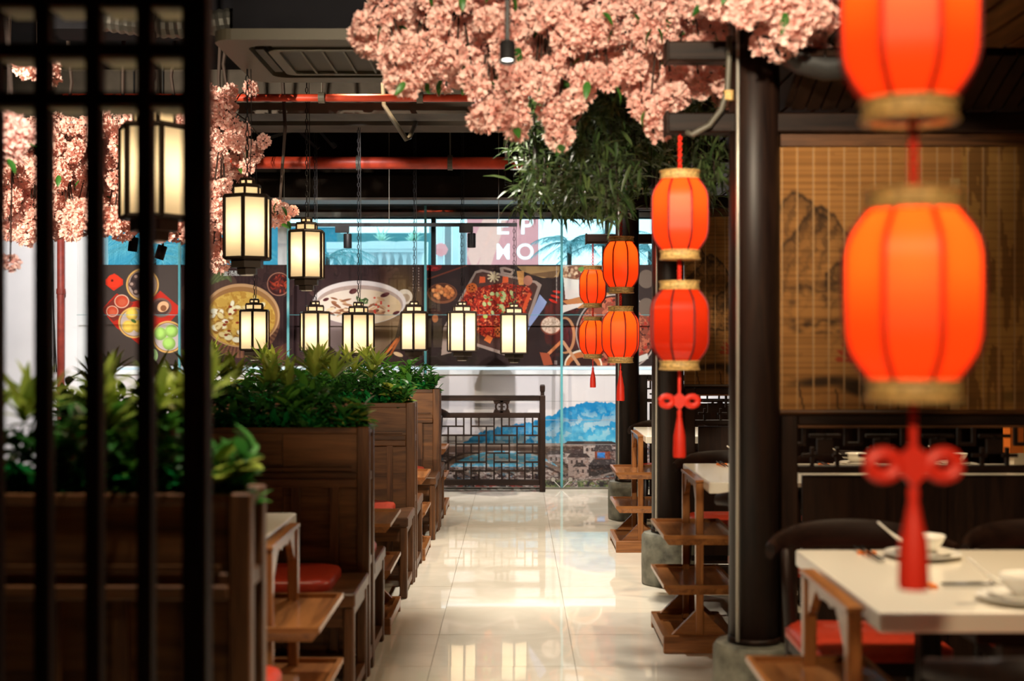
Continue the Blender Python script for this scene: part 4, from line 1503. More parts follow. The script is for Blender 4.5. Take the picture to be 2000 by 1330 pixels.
def spot_head(label, px, py_top, d, tilt=0.0, length=0.115, r=0.034, hang=None, lens=True, aim=0.0):
    p = W(px, py_top, d)
    t = thing('track_spotlight', label, 'spotlight', p, 0, 'black spotlights')
    Mx = Matrix.Rotation(tilt, 4, 'Y') @ Matrix.Rotation(aim, 4, 'X')
    mb = MB().lathe([(r * 0.92, 0.0), (r, -0.004), (r, -length), (r * 0.9, -length), (r * 0.85, -length + 0.02), (0.0, -length + 0.02)], 20)
    mb.v = [tuple(Mx @ Vector(v)) for v in mb.v]
    mb.build('barrel', M['black_metal'], t, smooth=True, angle=40)
    cp = MB().lathe([(0, -0.001), (r * 0.92, -0.001), (r * 0.92, 0.002), (0, 0.002)], 20)
    cp.v = [tuple(Mx @ Vector(v)) for v in cp.v]
    cp.build('cap', M['black_metal'], t)
    if lens:
        ln = MB().lathe([(0.0, -length + 0.012), (r * 0.86, -length + 0.012), (r * 0.86, -length + 0.016), (0.0, -length + 0.016)], 20)
        ln.v = [tuple(Mx @ Vector(v)) for v in ln.v]
        ln.build('lens', M['lens_glow'], t)
    z1 = hang if hang is not None else CEIL - p.z
    MB().tube([(0, 0, 0), (0, 0, z1)], 0.006 if z1 < 0.3 else 0.008, 6).build('stem', M['black_metal'], t)
    MB().box(-0.10 if z1 < 0.3 else -0.03, 0.012 if z1 < 0.3 else 0.03, -0.016, 0.016, z1 - 0.05 if z1 < 0.3 else z1 - 0.02, z1).build('adapter', M['black_metal'], t)
    return t


spot_head('black track spotlight left of the balustrade window', 679, 457, YT, 0, hang=zt_ - 0.014 - WZ(457, YT))
spot_head('black track spotlight before the pink sign in the window', 921, 456, YT, 0, hang=zt_ - 0.014 - WZ(456, YT))
spot_head('black spotlight under the left blossoms, between the second and third lattice bars', 262, 464, 9.6, 0.12, 0.10, lens=False)
spot_head('tilted black spotlight under the left blossoms, beside the lattice post', 318, 480, 9.6, 0.3, 0.10, lens=False)
spot_head('black spotlight with a bright lens among the pink canopy blossoms', 991, 84, 4.05, 0.0, 0.062, 0.024, aim=-0.25)
spot_head('black spotlight hanging on a rod before the dark green willow foliage', 995, 322, 7.6, 0.0, 0.115, 0.026, lens=False)
rod = tag(MB().box(WX(986, 7.62), WX(1000, 7.62), 7.61, 7.63, WZ(312, 7.62), WZ(205, 7.62)).tube([(WX(993, 7.62), 7.62, WZ(205, 7.62)), (WX(993, 7.62), 7.62, CEIL)], 0.006, 6).build('steel_hanger', M['chrome']),
          'bright slotted steel hanger above the rod-hung spotlight', 'hanger')

# ================================================================== BLOSSOMS
def pom_mesh(seed, npet=110, r=1.0):
    """double cherry blossom cluster: overlapping ruffled petals on a ball of unit radius"""
    rnd = random.Random(seed)
    mb = MB()
    for k in range(npet):
        zz = 1 - 2 * (k + 0.5) / npet
        ph = k * 2.399963 + rnd.uniform(-.25, .25)
        rr2 = math.sqrt(max(0, 1 - zz * zz))
        dirv = Vector((rr2 * math.cos(ph), rr2 * math.sin(ph), zz))
        side = dirv.cross(Vector((0, 0, 1)) if abs(zz) < 0.95 else Vector((1, 0, 0))).normalized()
        up = side.cross(dirv)
        a = rnd.uniform(0, 2 * PI)
        s1 = side * math.cos(a) + up * math.sin(a)
        s2 = dirv.cross(s1)
        rad = rnd.uniform(0.70, 1.10)
        w_ = rnd.uniform(0.17, 0.27)
        tilt = rnd.uniform(0.35, 1.15)
        ax = (dirv * math.sin(tilt) + s1 * math.cos(tilt))
        nb = dirv * math.cos(tilt) - s1 * math.sin(tilt)
        base = dirv * (rad * 0.62) - s1 * 0.10
        L_ = rnd.uniform(0.34, 0.52)
        pts = [base]
        for (u, v, lift) in ((0.55, -0.75, 0.05), (0.55, 0.0, -0.03), (0.55, 0.75, 0.05), (0.95, -0.62, 0.12), (0.84, -0.28, 0.04), (1.0, 0.0, 0.09), (0.84, 0.28, 0.04), (0.95, 0.62, 0.12)):
            pts.append(base + ax * (L_ * u) + s2 * (w_ * v) + nb * (lift * rnd.uniform(.6, 1.5)))
        mb.add(pts, [(0, 1, 2), (0, 2, 3), (1, 4, 5, 2), (2, 5, 6), (2, 6, 7), (2, 7, 8, 3)])
    return mb.mesh('blossom', M['blossom'], True)


POMS = [pom_mesh(s) for s in range(5)]
LEAFB = LEAF['dark']


def in_poly(x, y, poly):
    c = False
    n = len(poly)
    for i in range(n):
        x1, y1 = poly[i]
        x2, y2 = poly[(i + 1) % n]
        if (y1 > y) != (y2 > y) and x < (x2 - x1) * (y - y1) / (y2 - y1) + x1:
            c = not c
    return c


def scatter(poly, d0, d1, n, rmin_px, rnd, avoid=None):
    """points of a flowering volume hanging between depths d0 and d1"""
    xs_ = [p[0] for p in poly]
    ys_ = [p[1] for p in poly]
    out = []
    tries = 0
    while len(out) < n and tries < n * 400:
        tries += 1
        x, y = rnd.uniform(min(xs_), max(xs_)), rnd.uniform(min(ys_), max(ys_))
        if not in_poly(x, y, poly):
            continue
        lim = rmin_px * (1 - 0.55 * tries / (n * 400))
        if any((x - a) ** 2 + (y - b) ** 2 < lim * lim for a, b, _ in out):
            continue
        out.append((x, y, rnd.uniform(d0, d1)))
    return out


def blossom_branch(label, group, pts, size, rnd, ztop, nleaf=5):
    """pts: world positions of the blossom balls that belong to this branch"""
    t = thing('blossom_branch', label, 'blossom branch', (0, 0, 0), 0, group)
    c = sum(pts, Vector()) / len(pts)
    hi = max(p.z for p in pts)
    root = Vector((c.x, c.y + 0.05, ztop))
    hub = Vector((c.x, c.y + 0.03, (c.z + hi) / 2))
    mb = MB()
    mb.tube([root, root.lerp(hub, 0.55) + Vector((rnd.uniform(-.05, .05), 0.0, 0)), hub], [0.014, 0.011, 0.008], 6)
    for p in pts:
        mid = hub.lerp(p, 0.5) + Vector((0, 0, 0.03))
        mb.tube([hub, mid, p], [0.006, 0.004, 0.003], 4)
    mb.build('branch', M['bark'], t)
    for p in pts:
        o = bpy.data.objects.new('blossom', rnd.choice(POMS))
        COL.objects.link(o)
        s = size * rnd.uniform(0.78, 1.12)
        o.matrix_local = Matrix.Translation(p) @ Euler((rnd.uniform(0, 6), rnd.uniform(0, 6), rnd.uniform(0, 6))).to_matrix().to_4x4() @ Matrix.Diagonal((s, s, s * rnd.uniform(0.8, 1.0), 1))
        link_parent(o, t)
    for k in range(nleaf):
        p = rnd.choice(pts)
        o = bpy.data.objects.new('leaf', rnd.choice(LEAFB))
        COL.objects.link(o)
        o.matrix_local = Matrix.Translation(p + Vector((rnd.uniform(-.03, .03), -size * 0.9, rnd.uniform(-.05, .02)))) @ Euler((rnd.uniform(-1, 1), rnd.uniform(0.2, 1.2), rnd.uniform(0, 6))).to_matrix().to_4x4()
        link_parent(o, t)
    return t


ORD = ('first', 'second', 'third', 'fourth', 'fifth', 'sixth', 'seventh', 'eighth', 'ninth', 'tenth', 'eleventh', 'twelfth', 'thirteenth', 'fourteenth')


def canopy(poly, d0, d1, n, rpx, size, nb, seed, fmt, group, ztop, extra=()):
    rnd = random.Random(seed)
    raw = scatter(poly, d0, d1, n, rpx, rnd) + list(extra)
    raw.sort(key=lambda q: q[0])
    per = math.ceil(len(raw) / nb)
    for b in range(nb):
        chunk = raw[b * per:(b + 1) * per]
        if chunk:
            blossom_branch(fmt % ORD[b], group, [W(*q) for q in chunk], size, rnd, ztop)


canopy([(700, 55), (735, 20), (790, -30), (1425, -30), (1425, 130), (1420, 200), (1350, 165), (1310, 200), (1285, 240), (1262, 240), (1255, 195), (1225, 150), (1160, 160),
        (1125, 195), (1100, 255), (1075, 250), (1080, 190), (1020, 160), (1000, 225), (950, 215), (940, 170), (880, 165), (800, 150), (760, 120), (770, 90), (720, 90)],
       4.86, 5.6, 185, 29, 0.066, 12, 3, 'pink cherry blossom branch overhead, %s from the left of the canopy', 'cherry blossom canopy over the aisle', 3.4,
       extra=[(955, 224, 5.0), (938, 232, 5.1), (972, 216, 5.1), (1012, 222, 5.0), (1008, 245, 5.1), (1084, 228, 4.95), (1072, 214, 5.1), (1092, 268, 5.0), (1268, 222, 4.95), (1288, 246, 5.0), (1254, 204, 5.0), (708, 72, 5.0), (722, 90, 5.1), (778, 158, 5.0), (800, 160, 5.1)])
canopy([(1380, -40), (1660, -40), (1650, 55), (1560, 70), (1500, 60), (1445, 25), (1390, 10)], 4.2, 4.6, 44, 26, 0.058, 2, 13,
       'pink cherry blossom branch before the top of the nearest column, %s from left', 'cherry blossom canopy over the aisle', 3.4, extra=[(1490, 82, 4.4), (1525, 92, 4.4), (1560, 84, 4.5), (1600, 70, 4.5)])
canopy([(-20, 225), (60, 238), (270, 238), (300, 225), (412, 195), (430, 200), (450, 215), (440, 270), (425, 330), (450, 390), (440, 470), (430, 515), (412, 500), (380, 470), (330, 455), (290, 450), (240, 455), (180, 445), (60, 462), (0, 455)],
       7.4, 8.6, 290, 20, 0.068, 9, 4, 'pink cherry blossom branch at the left, %s from the left behind the lattice', 'cherry blossom wall at the left', 3.35)
canopy([(400, 165), (440, 190), (480, 255), (505, 290), (500, 335), (480, 350), (430, 330), (405, 300)], 7.6, 8.4, 24, 20, 0.062, 1, 5,
       'pink cherry blossom branch right of the lattice post, above the cream lanterns, %s one', 'cherry blossom wall at the left', 3.35,
       extra=[(450, 178, 8.0), (490, 172, 8.0), (515, 276, 8.0), (420, 185, 8.0)])
canopy([(525, 405), (540, 395), (590, 408), (575, 425), (545, 430), (520, 440)], 8.2, 8.6, 7, 16, 0.05, 1, 6,
       'short pink blossom twig between the second and third cream lanterns, %s one', 'cherry blossom wall at the left', 3.35)
canopy([(40, 110), (75, 115), (60, 150), (45, 140)], 6.0, 6.3, 5, 14, 0.055, 1, 8,
       'small pink blossom twig high in the lattice grid, %s one', 'cherry blossom wall at the left', 3.35, extra=[(98, 150, 6.1), (103, 128, 6.1)])
canopy([(5, 215), (40, 250), (55, 275), (20, 300), (-10, 260)], 4.9, 5.2, 9, 15, 0.058, 1, 9,
       'pale bright blossom twig at the left edge nearer than the others, %s one', 'cherry blossom wall at the left', 3.35, extra=[(20, 513, 5.6)])

# ================================================================== HANGING WILLOW FOLIAGE
def willow(poly, d0, d1, nb, twigs, seed):
    rnd = random.Random(seed)
    pts = scatter(poly, d0, d1, nb * twigs, 12, rnd)
    pts.sort(key=lambda q: q[0])
    per = math.ceil(len(pts) / nb)
    wl = [leaf_mesh('willow_leaf', 0.105 * s, 0.0085 * s, M['willow'], c, n=3) for s, c in ((1, .3), (1.15, .5), (0.8, .15))]
    for b in range(nb):
        chunk = [W(*q) for q in pts[b * per:(b + 1) * per]]
        if not chunk:
            continue
        t = thing('willow_branch', 'dark green willow branch hanging over the aisle, %s from the left' % ORD[b], 'branch', (0, 0, 0), 0, 'hanging willow foliage')
        c = sum(chunk, Vector()) / len(chunk)
        hub = Vector((c.x, c.y, max(p.z for p in chunk) + 0.05))
        mb = MB()
        mb.tube([(c.x, c.y, 3.4), hub], [0.012, 0.008], 6)
        lf = MB()
        for p in chunk:
            mb.tube([hub, hub.lerp(p, 0.5) + Vector((0, 0, 0.04)), p], [0.005, 0.003, 0.002], 4)
            for k in range(15):
                q = p + Vector((rnd.uniform(-.05, .05), rnd.uniform(-.05, .05), rnd.uniform(-.06, .06)))
                mx = leaf_matrix(q, rnd.uniform(0, 2 * PI), rnd.uniform(-1.1, 0.7), rnd.uniform(-.6, .6))
                me = rnd.choice(wl)
                lf.add([mx @ v.co for v in me.vertices], [tuple(pp.vertices) for pp in me.polygons])
        mb.build('twigs', M['bark'], t)
        tag(lf.build('foliage', M['willow'], t, smooth=True), kind='stuff')


willow([(1020, 175), (1120, 150), (1250, 180), (1400, 190), (1410, 350), (1370, 385), (1300, 310), (1262, 330), (1240, 380), (1210, 415), (1150, 400), (1110, 405), (1060, 390), (1020, 395), (1015, 370), (1050, 330), (1010, 275), (1015, 215)],
       5.5, 7.1, 10, 26, 11)

# ================================================================== FLAT PRINTS
def vnoise(x, y, seed):
    xi, yi = np.floor(x).astype(np.int64), np.floor(y).astype(np.int64)
    xf, yf = x - xi, y - yi
    u, v = xf * xf * (3 - 2 * xf), yf * yf * (3 - 2 * yf)

    def h(a, b):
        n = (a * 374761393 + b * 668265263 + seed * 974711) & 0x7fffffff
        n = ((n ^ (n >> 13)) * 1274126177) & 0x7fffffff
        return ((n ^ (n >> 16)) & 0xffff) / 65535.0
    return (h(xi, yi) * (1 - u) + h(xi + 1, yi) * u) * (1 - v) + (h(xi, yi + 1) * (1 - u) + h(xi + 1, yi + 1) * u) * v


def fbm(x, y, seed, o=4):
    s, a, t = 0, 1, 0
    for i in range(o):
        s = s + a * vnoise(x * 2 ** i, y * 2 ** i, seed + i * 17)
        t += a
        a *= 0.5
    return s / t


class Canvas:
    """a print painted on a grid of points; coordinates u (right) and v (down) in print units"""
    def __init__(self, u0, u1, v0, v1, step):
        self.nu, self.nv = int((u1 - u0) / step) + 1, int((v1 - v0) / step) + 1
        self.u, self.v = np.meshgrid(np.linspace(u0, u1, self.nu), np.linspace(v0, v1, self.nv))
        self.c = np.zeros((self.nv, self.nu, 3))

    def fill(self, c):
        self.c[:] = np.array(c) / 255.0

    def mix(self, mask, c):
        m = np.clip(mask, 0, 1)[..., None]
        c = c if isinstance(c, np.ndarray) and c.ndim == 3 else np.array(c) / 255.0
        self.c = self.c * (1 - m) + c * m

    def ell(self, cx, cy, rx, ry, c, rot=0.0, soft=0.8, k=1.0):
        a = math.radians(rot)
        dx, dy = self.u - cx, self.v - cy
        x = (dx * math.cos(a) + dy * math.sin(a)) / rx
        y = (-dx * math.sin(a) + dy * math.cos(a)) / ry
        d = (np.sqrt(x * x + y * y) - 1) * min(rx, ry)
        m = np.clip(0.5 - d / soft, 0, 1) * k
        self.mix(m, c)
        return m

    def ball(self, cx, cy, r, c):
        self.ell(cx, cy, r, r, [v * 0.75 for v in c])
        self.ell(cx - r * 0.15, cy - r * 0.18, r * 0.78, r * 0.75, c, soft=r * 0.6)

    def poly(self, pts, c, k=1.0):
        inside = np.zeros(self.u.shape, bool)
        n = len(pts)
        for i in range(n):
            x1, y1 = pts[i]
            x2, y2 = pts[(i + 1) % n]
            if y1 == y2:
                continue
            cond = ((y1 > self.v) != (y2 > self.v)) & (self.u < (x2 - x1) * (self.v - y1) / (y2 - y1) + x1)
            inside ^= cond
        self.mix(inside.astype(float) * k, c)
        return inside

    def line(self, x1, y1, x2, y2, w_, c, k=1.0):
        dx, dy = x2 - x1, y2 - y1
        L2 = dx * dx + dy * dy
        t = np.clip(((self.u - x1) * dx + (self.v - y1) * dy) / L2, 0, 1)
        d = np.hypot(self.u - x1 - t * dx, self.v - y1 - t * dy)
        self.mix(np.clip(0.5 - (d - w_ / 2) / 0.8, 0, 1) * k, c)

    def n(self, s, seed, o=4, sy=None):
        return fbm(self.u / s, self.v / (sy or s), seed, o)

    def mesh(self, name, m, to_world):
        nv, nu = self.nv, self.nu
        P_ = np.array([to_world(a, b) for a, b in zip(self.u.ravel(), self.v.ravel())])
        idx = np.arange(nv * nu).reshape(nv, nu)
        q = np.stack([idx[:-1, :-1], idx[1:, :-1], idx[1:, 1:], idx[:-1, 1:]], -1).reshape(-1, 4)
        me = bpy.data.meshes.new(name)
        me.vertices.add(nv * nu)
        me.vertices.foreach_set('co', P_.ravel())
        me.loops.add(q.size)
        me.loops.foreach_set('vertex_index', q.ravel().astype(np.int32))
        me.polygons.add(len(q))
        me.polygons.foreach_set('loop_start', np.arange(0, q.size, 4, dtype=np.int32))
        me.update()
        s = np.clip(self.c, 0, 1)
        lin = np.where(s <= 0.04045, s / 12.92, ((s + 0.055) / 1.055) ** 2.4)
        col = np.ones((nv * nu, 4), np.float32)
        col[:, :3] = lin.reshape(-1, 3)
        at = me.color_attributes.new('print', 'FLOAT_COLOR', 'POINT')
        at.data.foreach_set('color', col.ravel())
        me.materials.append(m)
        return me


def wall_print(name, cv, label, cat, group, u0, u1, v0, v1, yface, thick=0.012, mat_=None):
    """board with a printed face; u, v are the print's own units, scaled to real metres on the wall"""
    t = thing(name, label, cat, (0, yface, 0), 0, group)
    k = YB / F
    MB().box((u0 - CX) * k, (u1 - CX) * k, 0.001, thick, CAMH - (v1 - CY) * k, CAMH - (v0 - CY) * k).build('board', M['black_metal'], t)
    me = cv.mesh('print', mat_ or M['print'], lambda a, b: ((a - CX) * k, 0.0, CAMH - (b - CY) * k))
    o = bpy.data.objects.new('printed_face', me)
    COL.objects.link(o)
    link_parent(o, t)
    return t


YP = YB - 0.014
GP = 'food posters under the strip window'


def print_text(parent, txt, u, v, size_u, m, rot=0.0, y=-0.002, font_y=None):
    k = YB / F
    cu_ = bpy.data.curves.new('lettering', 'FONT')
    cu_.body = txt
    cu_.size = size_u * k
    cu_.extrude = 0.0004
    tmp = bpy.data.objects.new('lettering', cu_)
    COL.objects.link(tmp)
    bpy.context.view_layer.update()
    dg = bpy.context.evaluated_depsgraph_get()
    me = bpy.data.meshes.new_from_object(tmp.evaluated_get(dg))
    bpy.data.objects.remove(tmp)
    me.materials.clear()
    me.materials.append(m)
    o = bpy.data.objects.new('lettering', me)
    COL.objects.link(o)
    o.rotation_euler = (PI / 2, rot, 0)
    o.location = ((u - CX) * k, y, CAMH - (v - CY) * k)
    link_parent(o, parent)
    return o


rng = random.Random(21)
# --- poster 1: steamers of dumplings on a red board
c = Canvas(198, 353, 518, 714, 0.6)
c.fill((58, 47, 43))
c.mix(c.n(40, 1) * 0.35, (76, 64, 58))
c.poly([(199, 604), (229, 573), (258, 590), (300, 580), (314, 568), (350, 598), (348, 612), (318, 645), (296, 668), (272, 672), (258, 661), (228, 640)], (165, 34, 20))
c.poly([(201, 605), (229, 577), (262, 592), (240, 620), (222, 628)], (96, 40, 34), 0.8)
c.poly([(207, 546), (224, 534), (241, 546), (241, 556), (223, 568), (207, 556)], (196, 44, 22))
c.ell(223, 549, 14, 13, (214, 52, 26))
c.ell(220, 548, 2.4, 2.4, (90, 20, 14))


def steamer(c, x, y, r, inner):
    c.ell(x, y, r, r * 0.98, (196, 150, 84))
    c.ell(x, y, r * 0.90, r * 0.88, (120, 84, 50))
    c.ell(x, y, r * 0.86, r * 0.84, inner)
    c.mix(c.ell(x, y, r * 0.8, r * 0.8, inner, k=0.0) * 0, inner)


steamer(c, 279, 556, 32, (150, 126, 116))
c.ell(272, 553, 17, 21, (48, 34, 34))
for k in range(6):
    a = k * 1.05
    c.ell(276 + 17 * math.cos(a), 556 + 17 * math.sin(a), 7, 6, (72, 52, 48))
    c.ell(275 + 17 * math.cos(a), 555 + 17 * math.sin(a), 3.5, 3, (160, 130, 118))
for x, y, r in ((238.6, 588.5, 14.5), (220, 608, 12)):
    c.ell(x, y, r, r * 0.92, (206, 158, 134))
    c.ell(x, y, r * 0.86, r * 0.78, (176, 62, 38))
    c.ell(x + 1, y + 2, r * 0.55, r * 0.5, (190, 84, 56), soft=5)
steamer(c, 263, 630, 31, (170, 150, 146))
for x, y in ((259, 614), (252, 638), (272, 637)):
    c.ball(x, y, 12, (226, 184, 78))
c.ell(262, 627, 6, 3, (60, 84, 36), 30)
c.ell(315, 601, 21, 19, (104, 72, 64))
c.ell(315, 601, 17, 15, (66, 44, 40))
c.ell(319, 599, 12, 10, (196, 150, 112), -30)
c.ell(320, 602, 6, 6, (120, 74, 46), 20)
steamer(c, 329, 658, 32, (176, 158, 156))
for x, y in ((314, 652), (336, 647), (331, 671)):
    c.ball(x, y, 12.5, (158, 196, 96))
c.ell(300, 694, 9, 13, (150, 180, 120))
c.ell(296, 692, 5, 10, (70, 60, 46))
t = wall_print('food_poster', c, 'poster of dumpling steamers on a red board, at the left behind the lattice', 'poster', GP, 198, 353, 518, 714, YP)
# --- poster 2: golden fish soup
c = Canvas(355, 562, 518, 714, 0.6)
c.fill((52, 31, 30))
c.mix((np.sin(c.u * 0.9) > 0.2) * 0.22 * c.n(60, 3), (92, 58, 50))
for k in range(11):
    c.line(400 + k * 5, 560 - k * 2, 432 + k * 2, 520 + k * 3, 4, ((86, 120, 62) if k % 2 else (48, 78, 38)), 0.8)
c.ell(404, 570, 62, 34, (140, 110, 84), -22, k=0.35)
c.ell(471, 627, 76, 72, (120, 78, 56))
c.mix(((np.sin(np.arctan2(c.v - 618, c.u - 471) * 60) > 0) & (np.hypot((c.u - 471) / 76, (c.v - 627) / 72) < 1) & (c.v > 640)).astype(float) * 0.6, (70, 40, 34))
c.ell(471, 616, 76, 62, (196, 150, 106))
c.ell(471, 618, 72, 58, (160, 112, 66))
m = c.ell(470, 622, 68, 53, (202, 158, 70))
c.mix(m * (c.n(14, 5) > 0.52) * 0.5, (226, 186, 96))
c.mix(m * (c.n(9, 6) > 0.6) * 0.6, (170, 116, 40))
for k in range(46):
    x, y = 470 + rng.uniform(-58, 58), 622 + rng.uniform(-42, 42)
    if ((x - 470) / 60) ** 2 + ((y - 622) / 45) ** 2 < 1:
        w_ = rng.uniform(4, 10)
        c.ell(x, y + 1, w_ * 1.1, w_ * 0.75, (150, 100, 38), rng.uniform(0, 180))
        c.ell(x, y, w_, w_ * 0.62, rng.choice(((238, 224, 180), (228, 202, 140), (216, 180, 104), (244, 234, 206))), rng.uniform(0, 180), soft=2)
for k in range(10):
    c.ell(470 + rng.uniform(-45, 45), 622 + rng.uniform(-35, 35), 3.5, 2.2, (140, 48, 24))
c.ell(545, 555, 23, 23, (168, 112, 90))
m = c.ell(545, 555, 21, 21, (60, 22, 20))
for k in range(60):
    a, r = rng.uniform(0, 6.3), rng.uniform(0, 18)
    c.ell(545 + r * math.cos(a), 555 + r * math.sin(a), 4, 1.3, rng.choice(((150, 44, 26), (96, 26, 20), (190, 70, 40))), rng.uniform(0, 180))
c.poly([(520, 690), (562, 668), (562, 714), (510, 714)], (96, 52, 40), 0.7)
t = wall_print('food_poster', c, 'poster of a bowl of yellow fish soup behind the low cream lantern', 'poster', GP, 355, 562, 518, 714, YP)
print_text(t, '金汤酸', 436, 538, 11, M['letter_white'])
# --- poster 3: white clay pot of soup
c = Canvas(563, 831, 518, 714, 0.6)
c.fill((50, 30, 31))
c.mix((np.sin(c.u * 0.22 + 2) > 0.93) * 0.5, (28, 16, 17))
c.mix(np.exp(-((c.u - 785) / 34) ** 2 - ((c.v - 575) / 60) ** 2) * 0.75, (104, 76, 34))
c.mix(np.exp(-((c.u - 805) / 20) ** 2 - ((c.v - 640) / 40) ** 2) * 0.5, (120, 92, 36))
c.poly([(614, 612), (784, 612), (772, 660), (742, 692), (660, 690), (630, 660)], (146, 124, 122))
c.mix(c.poly([(720, 625), (784, 612), (772, 660), (742, 692), (720, 692)], (110, 92, 78), 0.0) * 0.8, (126, 96, 62))
c.ell(702, 668, 52, 30, (112, 90, 84), k=0.4, soft=16)
c.ell(790, 580, 16, 15, (216, 198, 178), -20)
c.ell(792, 582, 9, 8, (170, 144, 120), -20)
c.ell(702, 591, 91, 43, (222, 208, 204))
c.mix(np.clip((c.u - 700) / 90, 0, 1) * c.ell(702, 591, 91, 43, (0, 0, 0), k=0.0) * 0, (190, 160, 120))
c.ell(702, 595, 85, 38, (176, 150, 140))
m = c.ell(702, 599, 82, 34, (226, 206, 190))
c.mix(m * np.clip((c.u - 690) / 130, 0, 0.75), (206, 168, 118))
for x, y, a, b in ((637, 585, 6, 3), (690, 569, 8, 5), (752, 576, 9, 4), (774, 611, 7, 3)):
    c.ell(x, y, a, b, (84, 34, 36), -20)
for k in range(40):
    x = rng.choice((rng.uniform(645, 695), rng.uniform(715, 752)))
    y = rng.uniform(583, 616)
    c.ell(x, y, rng.uniform(5, 11), rng.uniform(1.6, 3.2), rng.choice(((168, 116, 84), (204, 160, 122), (140, 88, 62), (226, 196, 160), (110, 66, 50))), rng.uniform(-40, 40))
for k in range(18):
    c.ell(706 + rng.uniform(-9, 12), 590 + rng.uniform(-9, 9), 4, 1.6, rng.choice(((70, 104, 52), (110, 140, 74), (46, 76, 36))), rng.uniform(0, 180))
for k in range(9):
    c.ell(rng.uniform(730, 762), rng.uniform(570, 618), 2.2, 1.8, (196, 52, 36))
c.line(742, 706, 776, 662, 5, (190, 96, 40))
c.line(758, 702, 782, 658, 4, (160, 78, 32))
c.line(744, 700, 766, 678, 3, (214, 124, 60))
c.ell(778, 692, 10, 4, (206, 170, 130), 20)
for k in range(9):
    c.ell(807, 524 + k * 5.4, 0.9, 1.5, (170, 150, 140))
    c.ell(818, 524 + k * 5.4, 0.9, 1.5, (170, 150, 140))
t = wall_print('food_poster', c, 'poster of a white clay pot of mushroom soup in the middle of the wall', 'poster', GP, 563, 831, 518, 714, YP)
# --- poster 4: tray of red chilli fish
c = Canvas(831, 1097, 518, 714, 0.6)
c.fill((38, 25, 24))
c.mix(c.n(24, 9, 3, 90) * 0.4, (66, 46, 42))
c.ell(845, 521, 18, 9, (120, 30, 26))
for k in range(20):
    c.ell(845 + rng.uniform(-15, 15), 521 + rng.uniform(-4, 7), 3, 2, rng.choice(((170, 40, 36), (110, 24, 22))))
c.line(836, 545, 910, 519, 3, (104, 50, 34))
c.ell(864, 573, 29, 20, (120, 70, 46))
c.ell(864, 571, 26, 17, (78, 42, 28))
for k in range(26):
    a, r = rng.uniform(0, 6.3), rng.uniform(0, 1) ** 0.5
    c.ball(863 + 22 * r * math.cos(a), 571 + 13 * r * math.sin(a), 4.2, rng.choice(((206, 124, 68), (222, 144, 86), (190, 108, 58))))
c.ell(852, 610, 14, 6, (54, 28, 22), 20)
c.ell(850, 622, 6, 8, (150, 88, 52))
c.poly([(1010, 520), (1096, 520), (1090, 541), (1060, 543), (1020, 530)], (150, 118, 78))
c.poly([(1030, 536), (1092, 528), (1080, 544)], (96, 68, 46), 0.8)
c.poly([(940, 526), (1048, 549), (1058, 556), (1028, 645), (1004, 700), (930, 676), (900, 684), (862, 694), (866, 640), (928, 530)], (150, 128, 118))
c.poly([(943, 531), (1045, 553), (1050, 560), (1022, 642), (1000, 692), (930, 670), (876, 682), (876, 640), (930, 534)], (74, 46, 40))
c.poly([(976, 523), (984, 521), (1006, 527), (1000, 538), (978, 534)], (150, 130, 120))
c.poly([(983, 525), (1000, 530), (997, 534), (984, 531)], (40, 26, 24))
c.poly([(1054, 575), (1068, 590), (1062, 602), (1034, 640), (1030, 650), (1034, 622)], (132, 144, 184))
c.poly([(1030, 650), (1036, 622), (1024, 668)], (96, 108, 150))
m = c.poly([(912, 565), (985, 552), (1034, 562), (1040, 572), (1014, 640), (1000, 660), (950, 660), (915, 640), (896, 640), (894, 600)], (120, 28, 18))
nz = c.n(4, 12, 3)
c.mix(m * (nz > 0.55) * 0.9, (182, 46, 26))
c.mix(m * (c.n(3.5, 14, 2) > 0.66) * 0.9, (214, 110, 66))
c.mix(m * (c.n(3.2, 19, 2) < 0.30) * 0.8, (66, 14, 12))
for k in range(150):
    x, y = rng.uniform(895, 1036), rng.uniform(556, 658)
    if (x - 895) / 3.4 > (600 - y) * 0.5 and x < 1044 - (y - 560) * 0.35:
        c.ell(x, y, rng.uniform(1.5, 3.5), rng.uniform(1, 2), rng.choice(((196, 60, 34), (150, 30, 20), (224, 140, 96), (92, 20, 16))), rng.uniform(0, 180))
for k in range(20):
    c.ell(rng.uniform(945, 1008), rng.uniform(570, 612), 4.4, 3.2, (170, 176, 118), rng.uniform(0, 90))
    c.ell(rng.uniform(945, 1008), rng.uniform(570, 612), 2.4, 1.8, (112, 128, 70))
c.ell(948, 618, 4.5, 4.2, (176, 190, 96))
for x, y in ((940, 546), (985, 546)):
    c.poly([(x - 3, y - 6), (x + 8, y - 5), (x + 8, y + 6), (x - 4, y + 7)], (206, 84, 44))
for k in range(9):
    a = k * 0.7
    c.line(964, 541, 964 + 11 * math.cos(a), 541 + 10 * math.sin(a), 3.2, (206, 186, 150))
c.ell(921, 562, 11, 9, (190, 92, 40), -20)
for k in range(5):
    c.ell(921 + 5 * math.cos(k * 1.25), 562 + 4 * math.sin(k * 1.25), 1.6, 1.3, (70, 26, 16))
for k in range(8):
    c.line(1010 + k * 1.8, 530, 1014 + k * 1.2, 556, 1.4, (214, 150, 84))
c.ell(1031, 548, 9, 10, (170, 110, 90))
c.line(1034, 575, 1022, 605, 7, (206, 78, 40))
c.ell(974, 648, 8, 10, (200, 100, 50))
for k in range(4):
    c.ell(972 + 3 * math.cos(k * 1.6), 648 + 4 * math.sin(k * 1.6), 1.4, 1.8, (70, 30, 20))
c.poly([(945, 664), (952, 654), (963, 660), (957, 671)], (222, 110, 52))
